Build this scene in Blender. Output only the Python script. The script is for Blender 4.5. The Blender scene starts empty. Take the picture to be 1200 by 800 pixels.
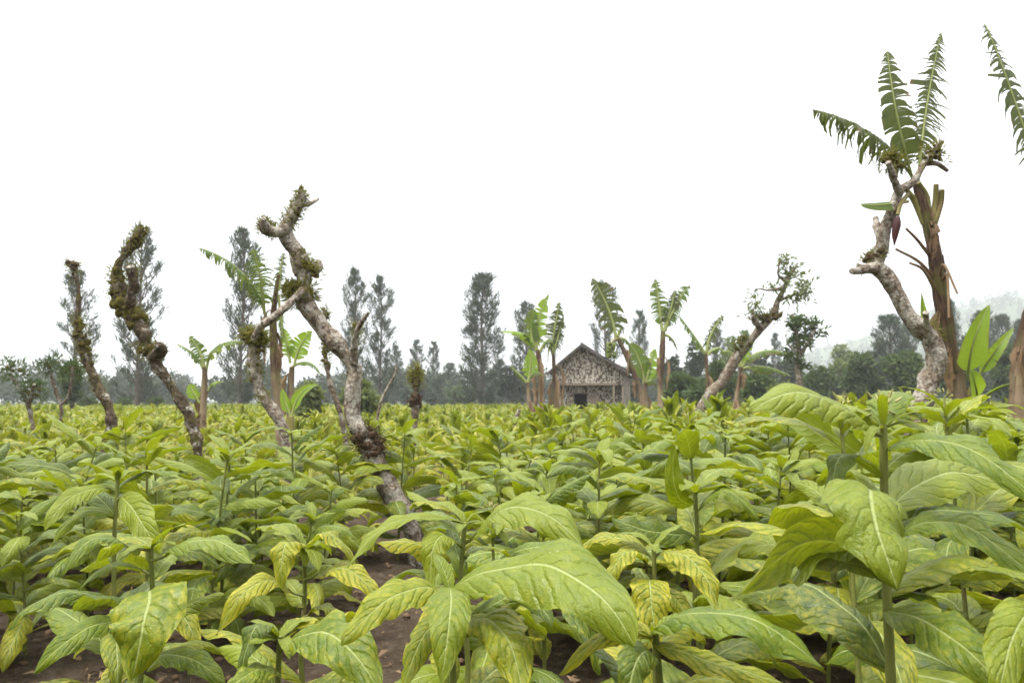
import bpy, math, random
import numpy as np
from mathutils import Vector, noise as mnoise

R = math.radians
SC = bpy.context.scene
COL = SC.collection
rng = np.random.default_rng(11)

# ------------------------------------------------------------------ camera
F = 940.0                      # focal length in photo pixels (1200 x 800)
EYE = 1.30
TILT = math.atan(68.0 / F)
cam_d = bpy.data.cameras.new('camera')
cam_d.sensor_width = 36.0
cam_d.lens = 36.0 * F / 1200.0
cam_d.clip_start = 0.05
cam_d.clip_end = 3000
cam = bpy.data.objects.new('camera', cam_d)
COL.objects.link(cam)
cam.location = (0, 0, EYE)
cam.rotation_euler = (math.pi / 2 + TILT, 0, 0)
SC.camera = cam
cam_d.dof.use_dof = True
cam_d.dof.focus_distance = 2.6
cam_d.dof.aperture_fstop = 7.0

# ------------------------------------------------------------------ sky: bright overcast
SUN_EL, SUN_AZ = R(64), R(235)      # behind the camera, to the left
W = bpy.data.worlds.new('World')
SC.world = W
W.use_nodes = True
nt = W.node_tree
nt.nodes.clear()
out = nt.nodes.new('ShaderNodeOutputWorld')
bg = nt.nodes.new('ShaderNodeBackground')
bg.inputs['Strength'].default_value = 0.05
sky = nt.nodes.new('ShaderNodeTexSky')
sky.sky_type = 'NISHITA'
sky.sun_disc = False
sky.sun_elevation = SUN_EL
sky.sun_rotation = SUN_AZ
tc = nt.nodes.new('ShaderNodeTexCoord')
sep = nt.nodes.new('ShaderNodeSeparateXYZ')
nt.links.new(tc.outputs['Generated'], sep.inputs[0])
ramp = nt.nodes.new('ShaderNodeMapRange')       # overcast: zenith brighter than horizon
ramp.inputs['From Min'].default_value = 0.0
ramp.inputs['From Max'].default_value = 1.0
ramp.inputs['To Min'].default_value = 5.2
ramp.inputs['To Max'].default_value = 44.0
pw = nt.nodes.new('ShaderNodeMath')
pw.operation = 'POWER'
pw.inputs[1].default_value = 2.1
pw.use_clamp = True
mx0 = nt.nodes.new('ShaderNodeMath')
mx0.operation = 'MAXIMUM'
mx0.inputs[1].default_value = 0.0
nt.links.new(sep.outputs['Z'], mx0.inputs[0])
nt.links.new(mx0.outputs[0], pw.inputs[0])
nt.links.new(pw.outputs[0], ramp.inputs['Value'])
nz = nt.nodes.new('ShaderNodeTexNoise')
nz.inputs['Scale'].default_value = 2.2
nz.inputs['Detail'].default_value = 5
nt.links.new(tc.outputs['Generated'], nz.inputs['Vector'])
nr = nt.nodes.new('ShaderNodeMapRange')
nr.inputs['From Min'].default_value = 0.3
nr.inputs['From Max'].default_value = 0.7
nr.inputs['To Min'].default_value = 0.62
nr.inputs['To Max'].default_value = 1.16
nt.links.new(nz.outputs['Fac'], nr.inputs['Value'])
mul = nt.nodes.new('ShaderNodeMath')
mul.operation = 'MULTIPLY'
nt.links.new(ramp.outputs[0], mul.inputs[0])
nt.links.new(nr.outputs[0], mul.inputs[1])
tint = nt.nodes.new('ShaderNodeVectorMath')
tint.operation = 'SCALE'
tint.inputs[0].default_value = (0.985, 0.99, 1.0)
nt.links.new(mul.outputs[0], tint.inputs['Scale'])
mixw = nt.nodes.new('ShaderNodeMix')
mixw.data_type = 'RGBA'
mixw.clamp_result = False
mixw.inputs['Factor'].default_value = 0.93
nt.links.new(sky.outputs[0], mixw.inputs['A'])
nt.links.new(tint.outputs[0], mixw.inputs['B'])
nt.links.new(mixw.outputs['Result'], bg.inputs['Color'])
nt.links.new(bg.outputs[0], out.inputs['Surface'])

sun_d = bpy.data.lights.new('sun', 'SUN')
sun_d.energy = 1.5
sun_d.angle = R(10)
sun_d.color = (1.0, 0.96, 0.90)
sun = bpy.data.objects.new('sun', sun_d)
COL.objects.link(sun)
sd = Vector((math.sin(SUN_AZ) * math.cos(SUN_EL), math.cos(SUN_AZ) * math.cos(SUN_EL), math.sin(SUN_EL)))
sun.rotation_euler = sd.to_track_quat('Z', 'Y').to_euler()
sun.location = (-20, -20, 60)

SC.view_settings.view_transform = 'Standard'
SC.view_settings.look = 'None'
SC.view_settings.gamma = 1.0
SC.view_settings.exposure = 1.98
SC.view_settings.use_curve_mapping = False
SC.render.engine = 'CYCLES'
SC.cycles.use_denoising = True
try:
    SC.cycles.denoiser = 'OPENIMAGEDENOISE'
except Exception:
    pass
SC.cycles.max_bounces = 6
SC.cycles.diffuse_bounces = 2
SC.cycles.glossy_bounces = 2
SC.cycles.transmission_bounces = 3
SC.cycles.transparent_max_bounces = 4
SC.cycles.volume_bounces = 1
SC.cycles.use_adaptive_sampling = True
SC.cycles.adaptive_threshold = 0.015


def at(px, py, d):
    """world point seen at photo pixel (px, py), d metres in front of the camera"""
    xc, yc = (px - 600) / F, (400 - py) / F
    c, s = math.cos(TILT), math.sin(TILT)
    v = np.array([xc, c - yc * s, s + yc * c])
    v = v * (d / v[1])
    return v + np.array([0, 0, EYE])


# ------------------------------------------------------------------ node helpers
def new_mat(name):
    m = bpy.data.materials.new(name)
    m.use_nodes = True
    t = m.node_tree
    t.nodes.clear()
    return m, t


ALB = 0.75      # overall albedo level of every surface colour below


class NT:
    def __init__(s, t):
        s.t = t

    def n(s, typ, **kw):
        x = s.t.nodes.new(typ)
        for k, v in kw.items():
            setattr(x, k, v)
        return x

    def put(s, sock, v):
        if v is None:
            return
        if hasattr(v, 'is_linked'):
            s.t.links.new(v, sock)
        else:
            sock.default_value = v

    def math(s, op, a, b=None, c=None, clamp=False):
        x = s.n('ShaderNodeMath', operation=op, use_clamp=clamp)
        s.put(x.inputs[0], a)
        s.put(x.inputs[1], b)
        s.put(x.inputs[2], c)
        return x.outputs[0]

    def mix(s, f, a, b, typ='MIX'):
        x = s.n('ShaderNodeMix', data_type='RGBA', blend_type=typ)
        s.put(x.inputs['Factor'], f)
        kk = ALB if typ == 'MIX' else 1.0
        s.put(x.inputs['A'], a if hasattr(a, 'is_linked') else (a[0] * kk, a[1] * kk, a[2] * kk, 1))
        s.put(x.inputs['B'], b if hasattr(b, 'is_linked') else (b[0] * kk, b[1] * kk, b[2] * kk, 1))
        return x.outputs['Result']

    def ss(s, v, a, b, lo=0.0, hi=1.0):
        x = s.n('ShaderNodeMapRange', interpolation_type='SMOOTHSTEP')
        s.put(x.inputs['Value'], v)
        x.inputs['From Min'].default_value = a
        x.inputs['From Max'].default_value = b
        x.inputs['To Min'].default_value = lo
        x.inputs['To Max'].default_value = hi
        return x.outputs[0]

    def noise(s, vec, scale, detail=4, rough=0.55, dist=0.0):
        x = s.n('ShaderNodeTexNoise')
        s.put(x.inputs['Vector'], vec)
        x.inputs['Scale'].default_value = scale
        x.inputs['Detail'].default_value = detail
        x.inputs['Roughness'].default_value = rough
        x.inputs['Distortion'].default_value = dist
        return x.outputs['Fac']

    def voro(s, vec, scale, feature='F1', out='Distance', rand=1.0):
        x = s.n('ShaderNodeTexVoronoi', feature=feature)
        s.put(x.inputs['Vector'], vec)
        x.inputs['Scale'].default_value = scale
        x.inputs['Randomness'].default_value = rand
        return x.outputs[out]

    def attr(s, name):
        x = s.n('ShaderNodeAttribute', attribute_name=name)
        return x.outputs['Fac']

    def bump(s, h, strength=0.4, dist=0.01):
        x = s.n('ShaderNodeBump')
        x.inputs['Strength'].default_value = strength
        x.inputs['Distance'].default_value = dist
        s.put(x.inputs['Height'], h)
        return x.outputs[0]

    def out(s, col, rough=0.6, spec=0.4, normal=None, trans=None, tcol=None, sheen=0.0):
        p = s.n('ShaderNodeBsdfPrincipled')
        s.put(p.inputs['Base Color'], col if hasattr(col, 'is_linked') else (*col, 1))
        s.put(p.inputs['Roughness'], rough)
        s.put(p.inputs['Specular IOR Level'], spec * (1.0 if spec == 0.26 else 0.35))
        if sheen:
            p.inputs['Sheen Weight'].default_value = sheen
        if normal is not None:
            s.put(p.inputs['Normal'], normal)
        o = s.n('ShaderNodeOutputMaterial')
        if trans:
            tr = s.n('ShaderNodeBsdfTranslucent')
            s.put(tr.inputs['Color'], tcol if hasattr(tcol, 'is_linked') else (*tcol, 1))
            if normal is not None:
                s.put(tr.inputs['Normal'], normal)
            mx = s.n('ShaderNodeMixShader')
            mx.inputs[0].default_value = trans
            s.t.links.new(p.outputs[0], mx.inputs[1])
            s.t.links.new(tr.outputs[0], mx.inputs[2])
            s.t.links.new(mx.outputs[0], o.inputs[0])
        else:
            s.t.links.new(p.outputs[0], o.inputs[0])


M = {}


def mat_tobacco():
    m, t = new_mat('tobacco_leaf')
    k = NT(t)
    uv = k.n('ShaderNodeUVMap')
    sp = k.n('ShaderNodeSeparateXYZ')
    t.links.new(uv.outputs[0], sp.inputs[0])
    u, v = sp.outputs[0], sp.outputs[1]
    var, yel = k.attr('var'), k.attr('yel')
    a = k.math('ABSOLUTE', k.math('MULTIPLY_ADD', v, 2.0, -1.0))
    obj = k.n('ShaderNodeTexCoord').outputs['Object']
    # per-leaf shifted uv for non repeating noise
    comb = k.n('ShaderNodeCombineXYZ')
    t.links.new(k.math('MULTIPLY_ADD', var, 37.0, k.math('MULTIPLY', u, 2.3)), comb.inputs[0])
    t.links.new(k.math('MULTIPLY_ADD', var, 91.0, v), comb.inputs[1])
    P = comb.outputs[0]
    n1 = k.noise(P, 3.0, 4)
    n2 = k.noise(P, 11.0, 4)
    wob = k.math('MULTIPLY', k.math('SUBTRACT', k.noise(P, 3.2, 3), 0.5), 1.5)
    side = k.math('MULTIPLY', k.math('GREATER_THAN', v, 0.5), 0.43)
    q = k.math('ADD', k.math('SUBTRACT', k.math('MULTIPLY', u, 9.5), k.math('MULTIPLY', k.math('POWER', a, 1.25), 2.0)),
               k.math('ADD', wob, side))
    fr = k.math('FRACT', q)
    tri = k.math('ABSOLUTE', k.math('MULTIPLY_ADD', fr, 2.0, -1.0))     # 1 on a side vein
    vein = k.ss(tri, 0.87, 0.99)
    vein_s = k.ss(tri, 0.45, 1.0)
    mid = k.ss(a, 0.065, 0.02)
    ret = k.voro(P, 26.0, 'DISTANCE_TO_EDGE')
    retm = k.ss(ret, 0.10, 0.0)
    g = k.mix(k.ss(n1, 0.3, 0.7), (0.044, 0.094, 0.003), (0.118, 0.170, 0.005))
    g = k.mix(k.ss(var, 0.25, 1.0, 0, 0.65), g, (0.200, 0.240, 0.009))
    g = k.mix(k.ss(var, 0.40, 0.0, 0, 0.75), g, (0.028, 0.062, 0.010))
    g = k.mix(k.ss(n2, 0.35, 0.75, 0, 0.35), g, (0.215, 0.24, 0.014))
    # yellowing between the veins
    inter = k.ss(k.math('ADD', tri, k.math('MULTIPLY', k.math('SUBTRACT', k.noise(P, 16.0, 4), 0.5), 2.6)), 1.25, 0.30)
    n4 = k.noise(P, 6.0, 5, 0.65)
    patch = k.ss(k.math('ADD', k.math('ADD', n4, k.math('MULTIPLY', n2, 0.5)), k.math('MULTIPLY', yel, 0.62)), 0.80, 1.30)
    edge = k.ss(a, 0.3, 1.0, 0.35, 1.0)
    yf = k.math('MULTIPLY', k.math('MULTIPLY', patch, inter), k.math('ADD', edge, k.math('MULTIPLY', yel, 0.4)), clamp=True)
    g = k.mix(k.math('MULTIPLY', yf, 0.74), g, (0.46, 0.39, 0.02))
    g = k.mix(k.math('MULTIPLY', retm, 0.17), g, (0.27, 0.30, 0.04))
    dark = k.math('MULTIPLY', k.ss(k.noise(P, 42.0, 2), 0.68, 0.78), k.ss(yel, 0.45, 0.9, 0, 0.75))
    g = k.mix(dark, g, (0.16, 0.075, 0.02))
    veincol = k.mix(yel, (0.23, 0.29, 0.05), (0.20, 0.23, 0.03))
    g = k.mix(k.math('MULTIPLY', vein, 0.40), g, veincol)
    g = k.mix(k.math('MULTIPLY', mid, 0.85), g, (0.33, 0.38, 0.13))
    hole = k.math('MULTIPLY', k.ss(k.voro(P, 7.0), 0.075, 0.05), k.ss(k.noise(P, 1.7, 1), 0.56, 0.6))
    g = k.mix(k.math('MULTIPLY', hole, 0.8), g, (0.10, 0.06, 0.02))
    geo = k.n('ShaderNodeNewGeometry')
    back = k.mix(0.4, g, (0.21, 0.25, 0.05))
    colr = k.mix(geo.outputs['Backfacing'], g, back)
    h = k.math('SUBTRACT', k.math('MULTIPLY', k.math('POWER', k.math('SUBTRACT', 1.0, vein_s), 0.6), 1.0), k.math('MULTIPLY', mid, 1.0))
    h = k.math('ADD', h, k.math('MULTIPLY', k.ss(ret, 0.0, 0.3), 0.13))
    h = k.math('ADD', h, k.math('MULTIPLY', n2, 0.5))
    nrm = k.bump(h, 0.52, 0.006)
    rough = k.ss(n2, 0.3, 0.7, 0.32, 0.48)
    tcol = k.mix(0.5, k.mix(1.0, colr, (1.8, 1.8, 0.5), 'MULTIPLY'), (0.30, 0.36, 0.004))
    k.out(colr, rough, 0.26, nrm, 0.32, tcol, 0.0)
    return m


def mat_simple(name, c1, c2, scale=8.0, rough=0.7, spec=0.25, bump=0.3, bdist=0.01, trans=None, tcol=None, use_var=True, c3=None):
    m, t = new_mat(name)
    k = NT(t)
    obj = k.n('ShaderNodeTexCoord').outputs['Object']
    n1 = k.noise(obj, scale, 5)
    n2 = k.noise(obj, scale * 4.3, 3)
    f = k.ss(k.math('ADD', k.math('MULTIPLY', n1, 0.7), k.math('MULTIPLY', n2, 0.3)), 0.33, 0.67)
    if use_var:
        f = k.math('ADD', k.math('MULTIPLY', f, 0.45), k.math('MULTIPLY', k.attr('var'), 0.55))
    c = k.mix(f, c1, c2)
    if c3:
        c = k.mix(k.ss(k.noise(obj, scale * 0.6, 3), 0.55, 0.7), c, c3)
    k.out(c, rough, spec, k.bump(n2, bump, bdist) if bump else None, trans, tcol)
    return m


def mat_bark(name, base, dark, lichen, lf=0.5, scale=14.0, mossy=0.0):
    m, t = new_mat(name)
    k = NT(t)
    obj = k.n('ShaderNodeTexCoord').outputs['Object']
    n1 = k.noise(obj, scale * 0.35, 5, 0.65)
    n2 = k.noise(obj, scale, 6, 0.7, 0.6)
    v = k.voro(obj, scale * 1.6)
    c = k.mix(k.ss(n2, 0.35, 0.62), dark, base)
    n5 = k.noise(obj, scale * 1.9, 6, 0.75)
    lm = k.math('MULTIPLY', k.ss(k.math('ADD', n1, k.math('MULTIPLY', n2, 0.45)), 0.84 - lf * 0.35, 0.97 - lf * 0.35), k.ss(n5, 0.40, 0.56, 0.15, 1.0))
    c = k.mix(lm, c, lichen)
    c = k.mix(k.ss(k.noise(obj, scale * 0.4, 5, 0.7), 0.62 - mossy, 0.72 - mossy, 0, 0.85), c, (0.085, 0.075, 0.024))
    c = k.mix(k.ss(k.noise(obj, scale * 2.7, 3), 0.62, 0.7, 0, 0.7), c, dark)
    h = k.math('ADD', n2, k.math('MULTIPLY', v, 0.5))
    k.out(c, 0.9, 0.15, k.bump(h, 0.9, 0.02))
    return m


def mat_banana(name, c1, c2, tcol, brown=0.0):
    m, t = new_mat(name)
    k = NT(t)
    uv = k.n('ShaderNodeUVMap')
    sp = k.n('ShaderNodeSeparateXYZ')
    t.links.new(uv.outputs[0], sp.inputs[0])
    u, v = sp.outputs[0], sp.outputs[1]
    a = k.math('ABSOLUTE', k.math('MULTIPLY_ADD', v, 2.0, -1.0))
    var = k.attr('var')
    comb = k.n('ShaderNodeCombineXYZ')
    t.links.new(k.math('MULTIPLY_ADD', var, 17.0, k.math('MULTIPLY', u, 60.0)), comb.inputs[0])
    t.links.new(k.math('MULTIPLY', a, 2.0), comb.inputs[1])
    n = k.noise(comb.outputs[0], 1.0, 3)
    obj = k.n('ShaderNodeTexCoord').outputs['Object']
    c = k.mix(k.ss(n, 0.3, 0.7), c1, c2)
    c = k.mix(k.math('MULTIPLY', var, 0.4), c, c2)
    br = k.math('MULTIPLY', k.ss(k.math('ADD', a, k.math('MULTIPLY', k.noise(obj, 6.0, 3), 0.9)), 1.25, 1.5), 0.9)
    c = k.mix(br, c, (0.16, 0.10, 0.045))
    if brown:
        c = k.mix(brown, c, (0.17, 0.10, 0.05))
    k.out(c, 0.42, 0.45, k.bump(n, 0.3, 0.01), 0.35, tcol)
    return m


def mat_weave(name, scale=1.0):
    """woven bamboo matting: pale and dark flecks, diagonal twill"""
    m, t = new_mat(name)
    k = NT(t)
    uv = k.n('ShaderNodeUVMap')
    mp = k.n('ShaderNodeMapping')
    t.links.new(uv.outputs[0], mp.inputs[0])
    mp.inputs['Rotation'].default_value = (0, 0, R(38))
    mp.inputs['Scale'].default_value = (16.0 * scale, 9.5 * scale, 1)
    v1 = k.voro(mp.outputs[0], 1.0, 'DISTANCE_TO_EDGE', rand=0.75)
    cell = k.n('ShaderNodeTexVoronoi')
    t.links.new(mp.outputs[0], cell.inputs['Vector'])
    cell.inputs['Scale'].default_value = 1.0
    cell.inputs['Randomness'].default_value = 0.75
    cs = k.n('ShaderNodeSeparateXYZ')
    t.links.new(cell.outputs['Color'], cs.inputs[0])
    obj = k.n('ShaderNodeTexCoord').outputs['Object']
    c = k.mix(k.ss(cs.outputs[0], 0.36, 0.48), (0.10, 0.078, 0.062), (0.62, 0.56, 0.47))
    c = k.mix(k.ss(cs.outputs[1], 0.7, 0.9, 0, 0.7), c, (0.33, 0.28, 0.22))
    c = k.mix(k.ss(v1, 0.10, 0.02, 0, 0.8), c, (0.05, 0.035, 0.025))
    c = k.mix(k.ss(k.noise(obj, 0.9, 4), 0.5, 0.75, 0, 0.3), c, (0.22, 0.19, 0.16))
    k.out(c, 0.8, 0.2, k.bump(k.ss(v1, 0, 0.2), 0.8, 0.02))
    return m


def mat_soil():
    m, t = new_mat('soil')
    k = NT(t)
    obj = k.n('ShaderNodeTexCoord').outputs['Object']
    n1 = k.noise(obj, 1.3, 5)
    n2 = k.noise(obj, 18.0, 8, 0.72)
    n3 = k.noise(obj, 70.0, 4, 0.7)
    v = k.voro(obj, 38.0)
    c = k.mix(k.ss(n1, 0.3, 0.7), (0.062, 0.044, 0.030), (0.100, 0.073, 0.050))
    c = k.mix(k.ss(n2, 0.42, 0.68, 0, 0.75), c, (0.16, 0.125, 0.09))
    c = k.mix(k.ss(n3, 0.55, 0.75, 0, 0.6), c, (0.028, 0.019, 0.013))
    c = k.mix(k.math('MULTIPLY', k.ss(v, 0.16, 0.08), k.ss(k.noise(obj, 9.0, 2), 0.52, 0.6)), c, (0.24, 0.19, 0.14))
    far = k.n('ShaderNodeSeparateXYZ')
    t.links.new(obj, far.inputs[0])
    gr = k.math('MULTIPLY', k.ss(far.outputs[1], 50, 75), k.ss(k.noise(obj, 0.35, 5), 0.3, 0.6, 0.55, 1.0))
    c = k.mix(gr, c, (0.055, 0.075, 0.022))
    h = k.math('ADD', n2, k.math('MULTIPLY', n3, 0.4))
    k.out(c, 0.95, 0.1, k.bump(h, 1.0, 0.06))
    return m


def mat_sheath():
    m, t = new_mat('banana_sheath')
    k = NT(t)
    uv = k.n('ShaderNodeUVMap')
    mp = k.n('ShaderNodeMapping')
    t.links.new(uv.outputs[0], mp.inputs[0])
    mp.inputs['Scale'].default_value = (1.6, 7.0, 1)
    obj = k.n('ShaderNodeTexCoord').outputs['Object']
    n1 = k.noise(mp.outputs[0], 2.2, 5, 0.65)
    n2 = k.noise(mp.outputs[0], 9.0, 4, 0.7)
    n3 = k.noise(obj, 2.3, 4)
    sp = k.n('ShaderNodeSeparateXYZ')
    t.links.new(obj, sp.inputs[0])
    c = k.mix(k.ss(n1, 0.35, 0.65), (0.045, 0.026, 0.022), (0.145, 0.090, 0.055))
    c = k.mix(k.ss(n2, 0.52, 0.72, 0, 0.6), c, (0.27, 0.19, 0.115))
    c = k.mix(k.ss(n3, 0.50, 0.62, 0, 0.65), c, (0.15, 0.15, 0.045))
    low = k.math('MULTIPLY', k.ss(sp.outputs[2], 2.2, 1.0), k.ss(n3, 0.3, 0.55, 0.3, 0.85))
    c = k.mix(low, c, (0.37, 0.28, 0.18))
    c = k.mix(k.ss(n2, 0.38, 0.28, 0, 0.7), c, (0.07, 0.045, 0.03))
    k.out(c, 0.75, 0.2, k.bump(k.math('ADD', n1, n2), 0.9, 0.02))
    return m


M['tobacco'] = mat_tobacco()
M['stem'] = mat_simple('green_stem', (0.085, 0.11, 0.018), (0.19, 0.20, 0.05), 9, 0.55, 0.35, 0.3, 0.004, c3=(0.17, 0.14, 0.06))
M['soil'] = mat_soil()
M['bark_pale'] = mat_bark('pale_lichen_bark', (0.25, 0.20, 0.15), (0.075, 0.055, 0.04), (0.40, 0.375, 0.32), 0.48, 22.0)
M['bark_mid'] = mat_bark('grey_brown_bark', (0.20, 0.155, 0.11), (0.055, 0.04, 0.028), (0.34, 0.32, 0.27), 0.35, 20.0)
M['bark_moss'] = mat_bark('mossy_brown_bark', (0.14, 0.105, 0.07), (0.040, 0.030, 0.02), (0.42, 0.40, 0.34), 0.22, 18.0, 0.10)
M['bark_far'] = mat_simple('far_bark', (0.07, 0.055, 0.042), (0.15, 0.12, 0.09), 4, 0.9, 0.1, 0.4, 0.03)
M['moss'] = mat_simple('moss', (0.060, 0.043, 0.016), (0.115, 0.105, 0.020), 9, 0.95, 0.1, 0.6, 0.02, c3=(0.09, 0.056, 0.034))
M['moss_brown'] = mat_simple('brown_moss', (0.036, 0.024, 0.015), (0.105, 0.070, 0.042), 12, 0.95, 0.1, 0.6, 0.02)
M['fern'] = mat_simple('epiphyte', (0.09, 0.085, 0.025), (0.20, 0.20, 0.05), 9, 0.7, 0.2, 0, trans=0.25, tcol=(0.2, 0.2, 0.03))
M['needle'] = mat_simple('casuarina_needles', (0.030, 0.047, 0.026), (0.075, 0.098, 0.050), 1.5, 0.8, 0.15, 0, trans=0.15, tcol=(0.06, 0.08, 0.03))
M['bush'] = mat_simple('bush_leaves', (0.028, 0.052, 0.018), (0.085, 0.120, 0.035), 0.8, 0.6, 0.3, 0, trans=0.2, tcol=(0.10, 0.15, 0.03))
M['woods'] = mat_simple('far_wood_leaves', (0.030, 0.045, 0.025), (0.075, 0.095, 0.050), 0.05, 0.8, 0.15, 0, trans=0.15, tcol=(0.06, 0.08, 0.03))
M['feather'] = mat_simple('feathery_leaves', (0.060, 0.090, 0.025), (0.16, 0.19, 0.07), 2.0, 0.6, 0.3, 0, trans=0.3, tcol=(0.18, 0.22, 0.05))
M['banana'] = mat_banana('banana_leaf', (0.048, 0.088, 0.018), (0.092, 0.142, 0.034), (0.20, 0.27, 0.03))
M['banana_young'] = mat_banana('young_banana_leaf', (0.105, 0.20, 0.020), (0.17, 0.27, 0.04), (0.36, 0.50, 0.03))
M['banana_dark'] = mat_banana('worn_banana_leaf', (0.034, 0.058, 0.018), (0.070, 0.095, 0.032), (0.11, 0.14, 0.025), 0.10)
M['midrib'] = mat_simple('banana_midrib', (0.19, 0.23, 0.06), (0.30, 0.33, 0.12), 5, 0.5, 0.4, 0)
M['pseudostem'] = mat_sheath()
M['sheath_green'] = mat_simple('green_sheath', (0.13, 0.15, 0.035), (0.26, 0.20, 0.085), 5, 0.6, 0.3, 0.4, 0.01, c3=(0.20, 0.115, 0.06))
M['dry'] = mat_simple('dry_banana_leaf', (0.15, 0.095, 0.055), (0.32, 0.22, 0.13), 7, 0.85, 0.15, 0.5, 0.01, trans=0.15, tcol=(0.2, 0.13, 0.06))
M['blossom'] = mat_simple('banana_blossom', (0.04, 0.014, 0.016), (0.085, 0.032, 0.028), 9, 0.5, 0.35, 0.2, 0.005)
M['fruit'] = mat_simple('green_fruit', (0.12, 0.17, 0.03), (0.19, 0.23, 0.05), 6, 0.5, 0.35, 0.1, 0.005)
M['weave'] = mat_weave('woven_bamboo', 1.0)
M['weave_low'] = mat_weave('woven_bamboo_low', 1.15)
M['roof'] = mat_simple('weathered_roof', (0.055, 0.048, 0.045), (0.12, 0.105, 0.098), 3, 0.9, 0.15, 0.6, 0.03, use_var=False)
M['wood'] = mat_simple('grey_wood', (0.13, 0.105, 0.08), (0.27, 0.225, 0.175), 6, 0.85, 0.15, 0.4, 0.01, use_var=False)
M['door'] = mat_simple('door_board', (0.17, 0.13, 0.10), (0.30, 0.24, 0.19), 5, 0.85, 0.15, 0.4, 0.01, use_var=False)
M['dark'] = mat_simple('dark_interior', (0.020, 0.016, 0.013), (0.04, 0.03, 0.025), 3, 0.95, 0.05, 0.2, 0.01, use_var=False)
M['hill'] = mat_simple('hill_scrub', (0.030, 0.048, 0.020), (0.075, 0.095, 0.040), 0.06, 0.95, 0.1, 0, use_var=False)
M['clod'] = mat_simple('soil_clod', (0.075, 0.048, 0.030), (0.17, 0.115, 0.075), 20, 0.95, 0.1, 0.6, 0.01)
M['flower'] = mat_simple('tobacco_buds', (0.17, 0.20, 0.05), (0.36, 0.32, 0.14), 20, 0.6, 0.3, 0)


# ------------------------------------------------------------------ mesh builder
class MB:
    def __init__(s):
        s.v, s.f4, s.f3, s.m4, s.m3, s.uv, s.var, s.yel, s.n = [], [], [], [], [], [], [], [], 0

    def add(s, v, f, uv=None, var=0.5, yel=0.0, mat=0):
        v = np.asarray(v, dtype=np.float64).reshape(-1, 3)
        f = np.asarray(f, dtype=np.int64)
        k = len(v)
        s.v.append(v)
        s.uv.append(np.zeros((k, 2)) if uv is None else np.asarray(uv).reshape(-1, 2))
        s.var.append(np.broadcast_to(np.asarray(var, dtype=np.float64), (k,)))
        s.yel.append(np.broadcast_to(np.asarray(yel, dtype=np.float64), (k,)))
        if f.shape[1] == 4:
            s.f4.append(f + s.n)
            s.m4.append(np.full(len(f), mat))
        else:
            s.f3.append(f + s.n)
            s.m3.append(np.full(len(f), mat))
        s.n += k
        return s

    def arrays(s):
        return (np.concatenate(s.v), np.concatenate(s.f4) if s.f4 else None, np.concatenate(s.uv), np.concatenate(s.var), np.concatenate(s.yel),
                np.concatenate(s.m4) if s.m4 else None)

    def mesh(s, name, mats, smooth=True):
        me = bpy.data.meshes.new(name)
        if s.n:
            v = np.concatenate(s.v)
            f4 = np.concatenate(s.f4) if s.f4 else np.zeros((0, 4), int)
            f3 = np.concatenate(s.f3) if s.f3 else np.zeros((0, 3), int)
            li = np.concatenate([f4.ravel(), f3.ravel()]).astype(np.int32)
            nf = len(f4) + len(f3)
            ls = np.concatenate([np.arange(len(f4)) * 4, len(f4) * 4 + np.arange(len(f3)) * 3]).astype(np.int32)
            me.vertices.add(len(v))
            me.vertices.foreach_set('co', v.astype(np.float32).ravel())
            me.loops.add(len(li))
            me.loops.foreach_set('vertex_index', li)
            me.polygons.add(nf)
            me.polygons.foreach_set('loop_start', ls)
            mi = np.concatenate(s.m4 + s.m3).astype(np.int32)
            me.polygons.foreach_set('material_index', mi)
            me.polygons.foreach_set('use_smooth', np.full(nf, smooth))
            uvl = me.uv_layers.new(name='UVMap')
            uvl.data.foreach_set('uv', np.concatenate(s.uv)[li].astype(np.float32).ravel())
            for nm, arr in (('var', s.var), ('yel', s.yel)):
                at_ = me.attributes.new(nm, 'FLOAT', 'POINT')
                at_.data.foreach_set('value', np.concatenate(arr).astype(np.float32))
            me.update(calc_edges=True)
        for mt in (mats if isinstance(mats, (list, tuple)) else [mats]):
            me.materials.append(mt)
        return me

    def build(s, name, mats, parent=None, smooth=True):
        o = bpy.data.objects.new(name, s.mesh(name, mats, smooth))
        COL.objects.link(o)
        if parent is not None:
            o.parent = parent
        return o


def empty(name, loc):
    o = bpy.data.objects.new(name, None)
    o.empty_display_size = 0.1
    COL.objects.link(o)
    o.location = tuple(loc)
    return o


def tag(o, label=None, cat=None, group=None, kind=None):
    if label:
        o['label'] = label
    if cat:
        o['category'] = cat
    if group:
        o['group'] = group
    if kind:
        o['kind'] = kind
    return o


def copy_thing(root, loc, rz=0.0, sc=1.0):
    r = root.copy()
    COL.objects.link(r)
    r.location = tuple(loc)
    r.rotation_euler = (0, 0, rz)
    r.scale = (sc, sc, sc)
    for ch in list(root.children):
        c = ch.copy()
        COL.objects.link(c)
        c.parent = r
        for g in list(ch.children):
            d = g.copy()
            COL.objects.link(d)
            d.parent = c
    return r


def nrmz(a):
    a = np.asarray(a, float)
    return a / np.maximum(np.linalg.norm(a, axis=-1, keepdims=True), 1e-9)


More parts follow.
